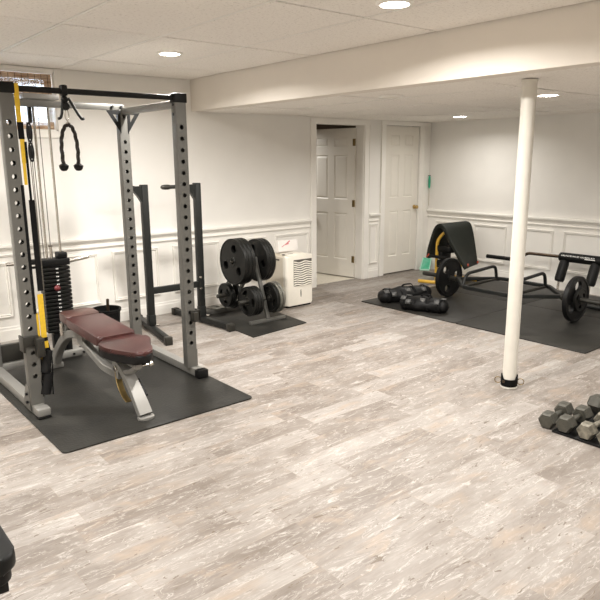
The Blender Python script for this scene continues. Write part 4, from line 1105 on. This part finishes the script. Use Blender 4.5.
# ============================================================ SANDBAGS
M['bag'] = mat('black_nylon', (.0045, .0045, .0045), .52, spec=.25, noise=.5, nscale=16, bump=.8, bscale=22)
M['bag_panel'] = mat('grey_worn_patch', (.075, .075, .072), .5, noise=.4, nscale=30)
def sandbag(label, p0, p1, r, flip=1, lift=0.):
    p0 = V(p0); p1 = V(p1); t = thing('sandbag', label, 'sandbag', ((p0+p1)/2), 'training sandbags')
    mid = (p0+p1)/2; d = (p1-p0); L_ = d.length; d.normalize(); ang = math.atan2(d.y, d.x)
    t.rotation_euler = (0, 0, 0)
    b = B(); n = 26; loops = []
    sd = Vector((-d.y, d.x, 0))
    for i in range(n):
        s = i/(n-1); q = abs(2*s-1)
        e = (1-max(0, (q-.80)/.20)**2.4*.60)*(1+.05*math.sin(s*19))*(1-.10*math.cos((2*s-1)*PI)*(-1))
        c = p0+d*(L_*s); z0 = p0.z*(1-s)+p1.z*s
        lp = []
        for k in range(22):
            a = 2*PI*k/22; rr = r*e*(1+.045*math.sin(3*a+s*9)+.03*math.sin(5*a-s*23))
            y_ = rr*1.12*math.cos(a); zz = rr*.88*math.sin(a)
            zz = max(zz, -r*.72)
            lp.append((c.x+sd.x*y_, c.y+sd.y*y_, z0+r*.73+zz+.002))
        loops.append(lp)
    rings(b, loops); obj('shell', b, M['bag'], t)
    zc = lambda s: p0.z*(1-s)+p1.z*s+r*.73
    for s in (.14, .38, .62, .86):
        b = B(); lp = []
        for dx in (-.016, .016):
            c = p0+d*(L_*s+dx)
            lp.append([(c.x+sd.x*(r*1.19)*math.cos(a), c.y+sd.y*(r*1.19)*math.cos(a), zc(s)+max(r*.96*math.sin(a), -r*.70)) for a in [2*PI*k/28 for k in range(28)]])
        vl = [[b.verts.new(q) for q in l] for l in lp]
        for k in range(28): b.faces.new((vl[0][k], vl[0][(k+1) % 28], vl[1][(k+1) % 28], vl[1][k]))
        o = obj('webbing_band', b, 'webbing', t); m_ = o.modifiers.new('s', 'SOLIDIFY'); m_.thickness = .005
    for s, a in ((.10, 2.2), (.22, 2.7), (.17, 1.4), (.50, 2.3), (.80, 2.4), (.90, 1.6)):
        b = B(); gx = []
        for du in (-.028, .0, .028):
            for da in (-.27, 0, .27):
                c = p0+d*(L_*s+du); aa = a+da
                gx.append(b.verts.new((c.x+sd.x*(r*1.235)*math.cos(aa), c.y+sd.y*(r*1.235)*math.cos(aa), zc(s)+r*1.0*math.sin(aa))))
        for i in range(2):
            for j in range(2): b.faces.new((gx[i*3+j], gx[i*3+j+1], gx[i*3+j+4], gx[i*3+j+3]))
        o = obj('patch', b, M['bag_panel'], t, label='lighter grey patch'); m_ = o.modifiers.new('s', 'SOLIDIFY'); m_.thickness = .006
    for s in (.42,):
        c = p0+d*(L_*s); c2_ = p0+d*(L_*(s+.24)); zt = zc(s)+r*.92
        b = B(); rtube(b, [(c.x, c.y, zt-.02), (c.x+d.x*.02, c.y+d.y*.02, zt+.03), (c2_.x-d.x*.02, c2_.y-d.y*.02, zc(s+.24)+r*.92+.03), (c2_.x, c2_.y, zc(s+.24)+r*.92-.02)], .022, .008, .03, .002); obj('carry_handle', b, 'webbing', t)
    return t
sandbag('black nylon sandbag with a top handle, the rear one of the two', (-2.26, -1.185, MZ), (-1.66, -1.42, MZ+.02), .092)
sandbag('black nylon sandbag lying in front of the other, nearer to the camera', (-2.25, -1.50, MZ), (-2.07, -1.99, MZ), .088)

# ============================================================ LIGHTS
def area(x, y, z, w, size=.15, col=(1., .965, .92), spread=162):
    L_ = bpy.data.lights.new('ceiling_or_fill_lamp', 'AREA'); L_.shape = 'DISK'; L_.size = size; L_.energy = w; L_.color = col
    if spread: L_.spread = math.radians(spread)
    o = bpy.data.objects.new('ceiling_or_fill_lamp', L_); COL.objects.link(o); o.location = (x, y, z-.020)
    return o
PW = 40
for x, y in ((-4.83, -1.37), (-4.66, -3.50), (-6.95, -1.37), (-6.95, -3.5), (-4.66, -5.7), (-6.95, -5.7), (-8.6, -3.5)):
    area(x, y, HU, PW)
for x, y, k in ((-.84, -1.11, .31), (-2.44, -3.14, .36), (-.84, -5.2, .42), (-2.44, -5.2, .42)):
    area(x, y, HL, PW*k, spread=160)
area(-3.36, -2.30, HL, PW*.78, spread=162)
area(-1.9, 1.3, HL, 14)  # added lamp without a visible source, brightens the open door slab
W_ = bpy.data.worlds.new('sky'); SC.world = W_; W_.use_nodes = True
nt = W_.node_tree; bg = nt.nodes['Background']
bg.inputs['Color'].default_value = (.74, .86, 1., 1); bg.inputs['Strength'].default_value = 11.

# ============================================================ CAMERA
cam = bpy.data.cameras.new('camera'); co = bpy.data.objects.new('camera', cam); COL.objects.link(co)
yaw, pitch, roll = 0.6909, -0.2201, -0.0069
f_ = V((math.sin(yaw)*math.cos(pitch), math.cos(yaw)*math.cos(pitch), math.sin(pitch)))
r_ = V((math.cos(yaw), -math.sin(yaw), 0)); u_ = r_.cross(f_)
r2 = r_*math.cos(roll)+u_*math.sin(roll); u2 = -r_*math.sin(roll)+u_*math.cos(roll)
Mx = Matrix((r2, u2, -f_)).transposed().to_4x4(); Mx.translation = V((-7.3252, -5.9261, 1.5903))
co.matrix_world = Mx
cam.sensor_width = 36; cam.lens = 630.35/600*36; cam.clip_start = .05
SC.camera = co
SC.view_settings.view_transform = 'Standard'; SC.view_settings.look = 'None'; SC.view_settings.gamma = 1; SC.view_settings.use_curve_mapping = False
SC.view_settings.exposure = 0.15
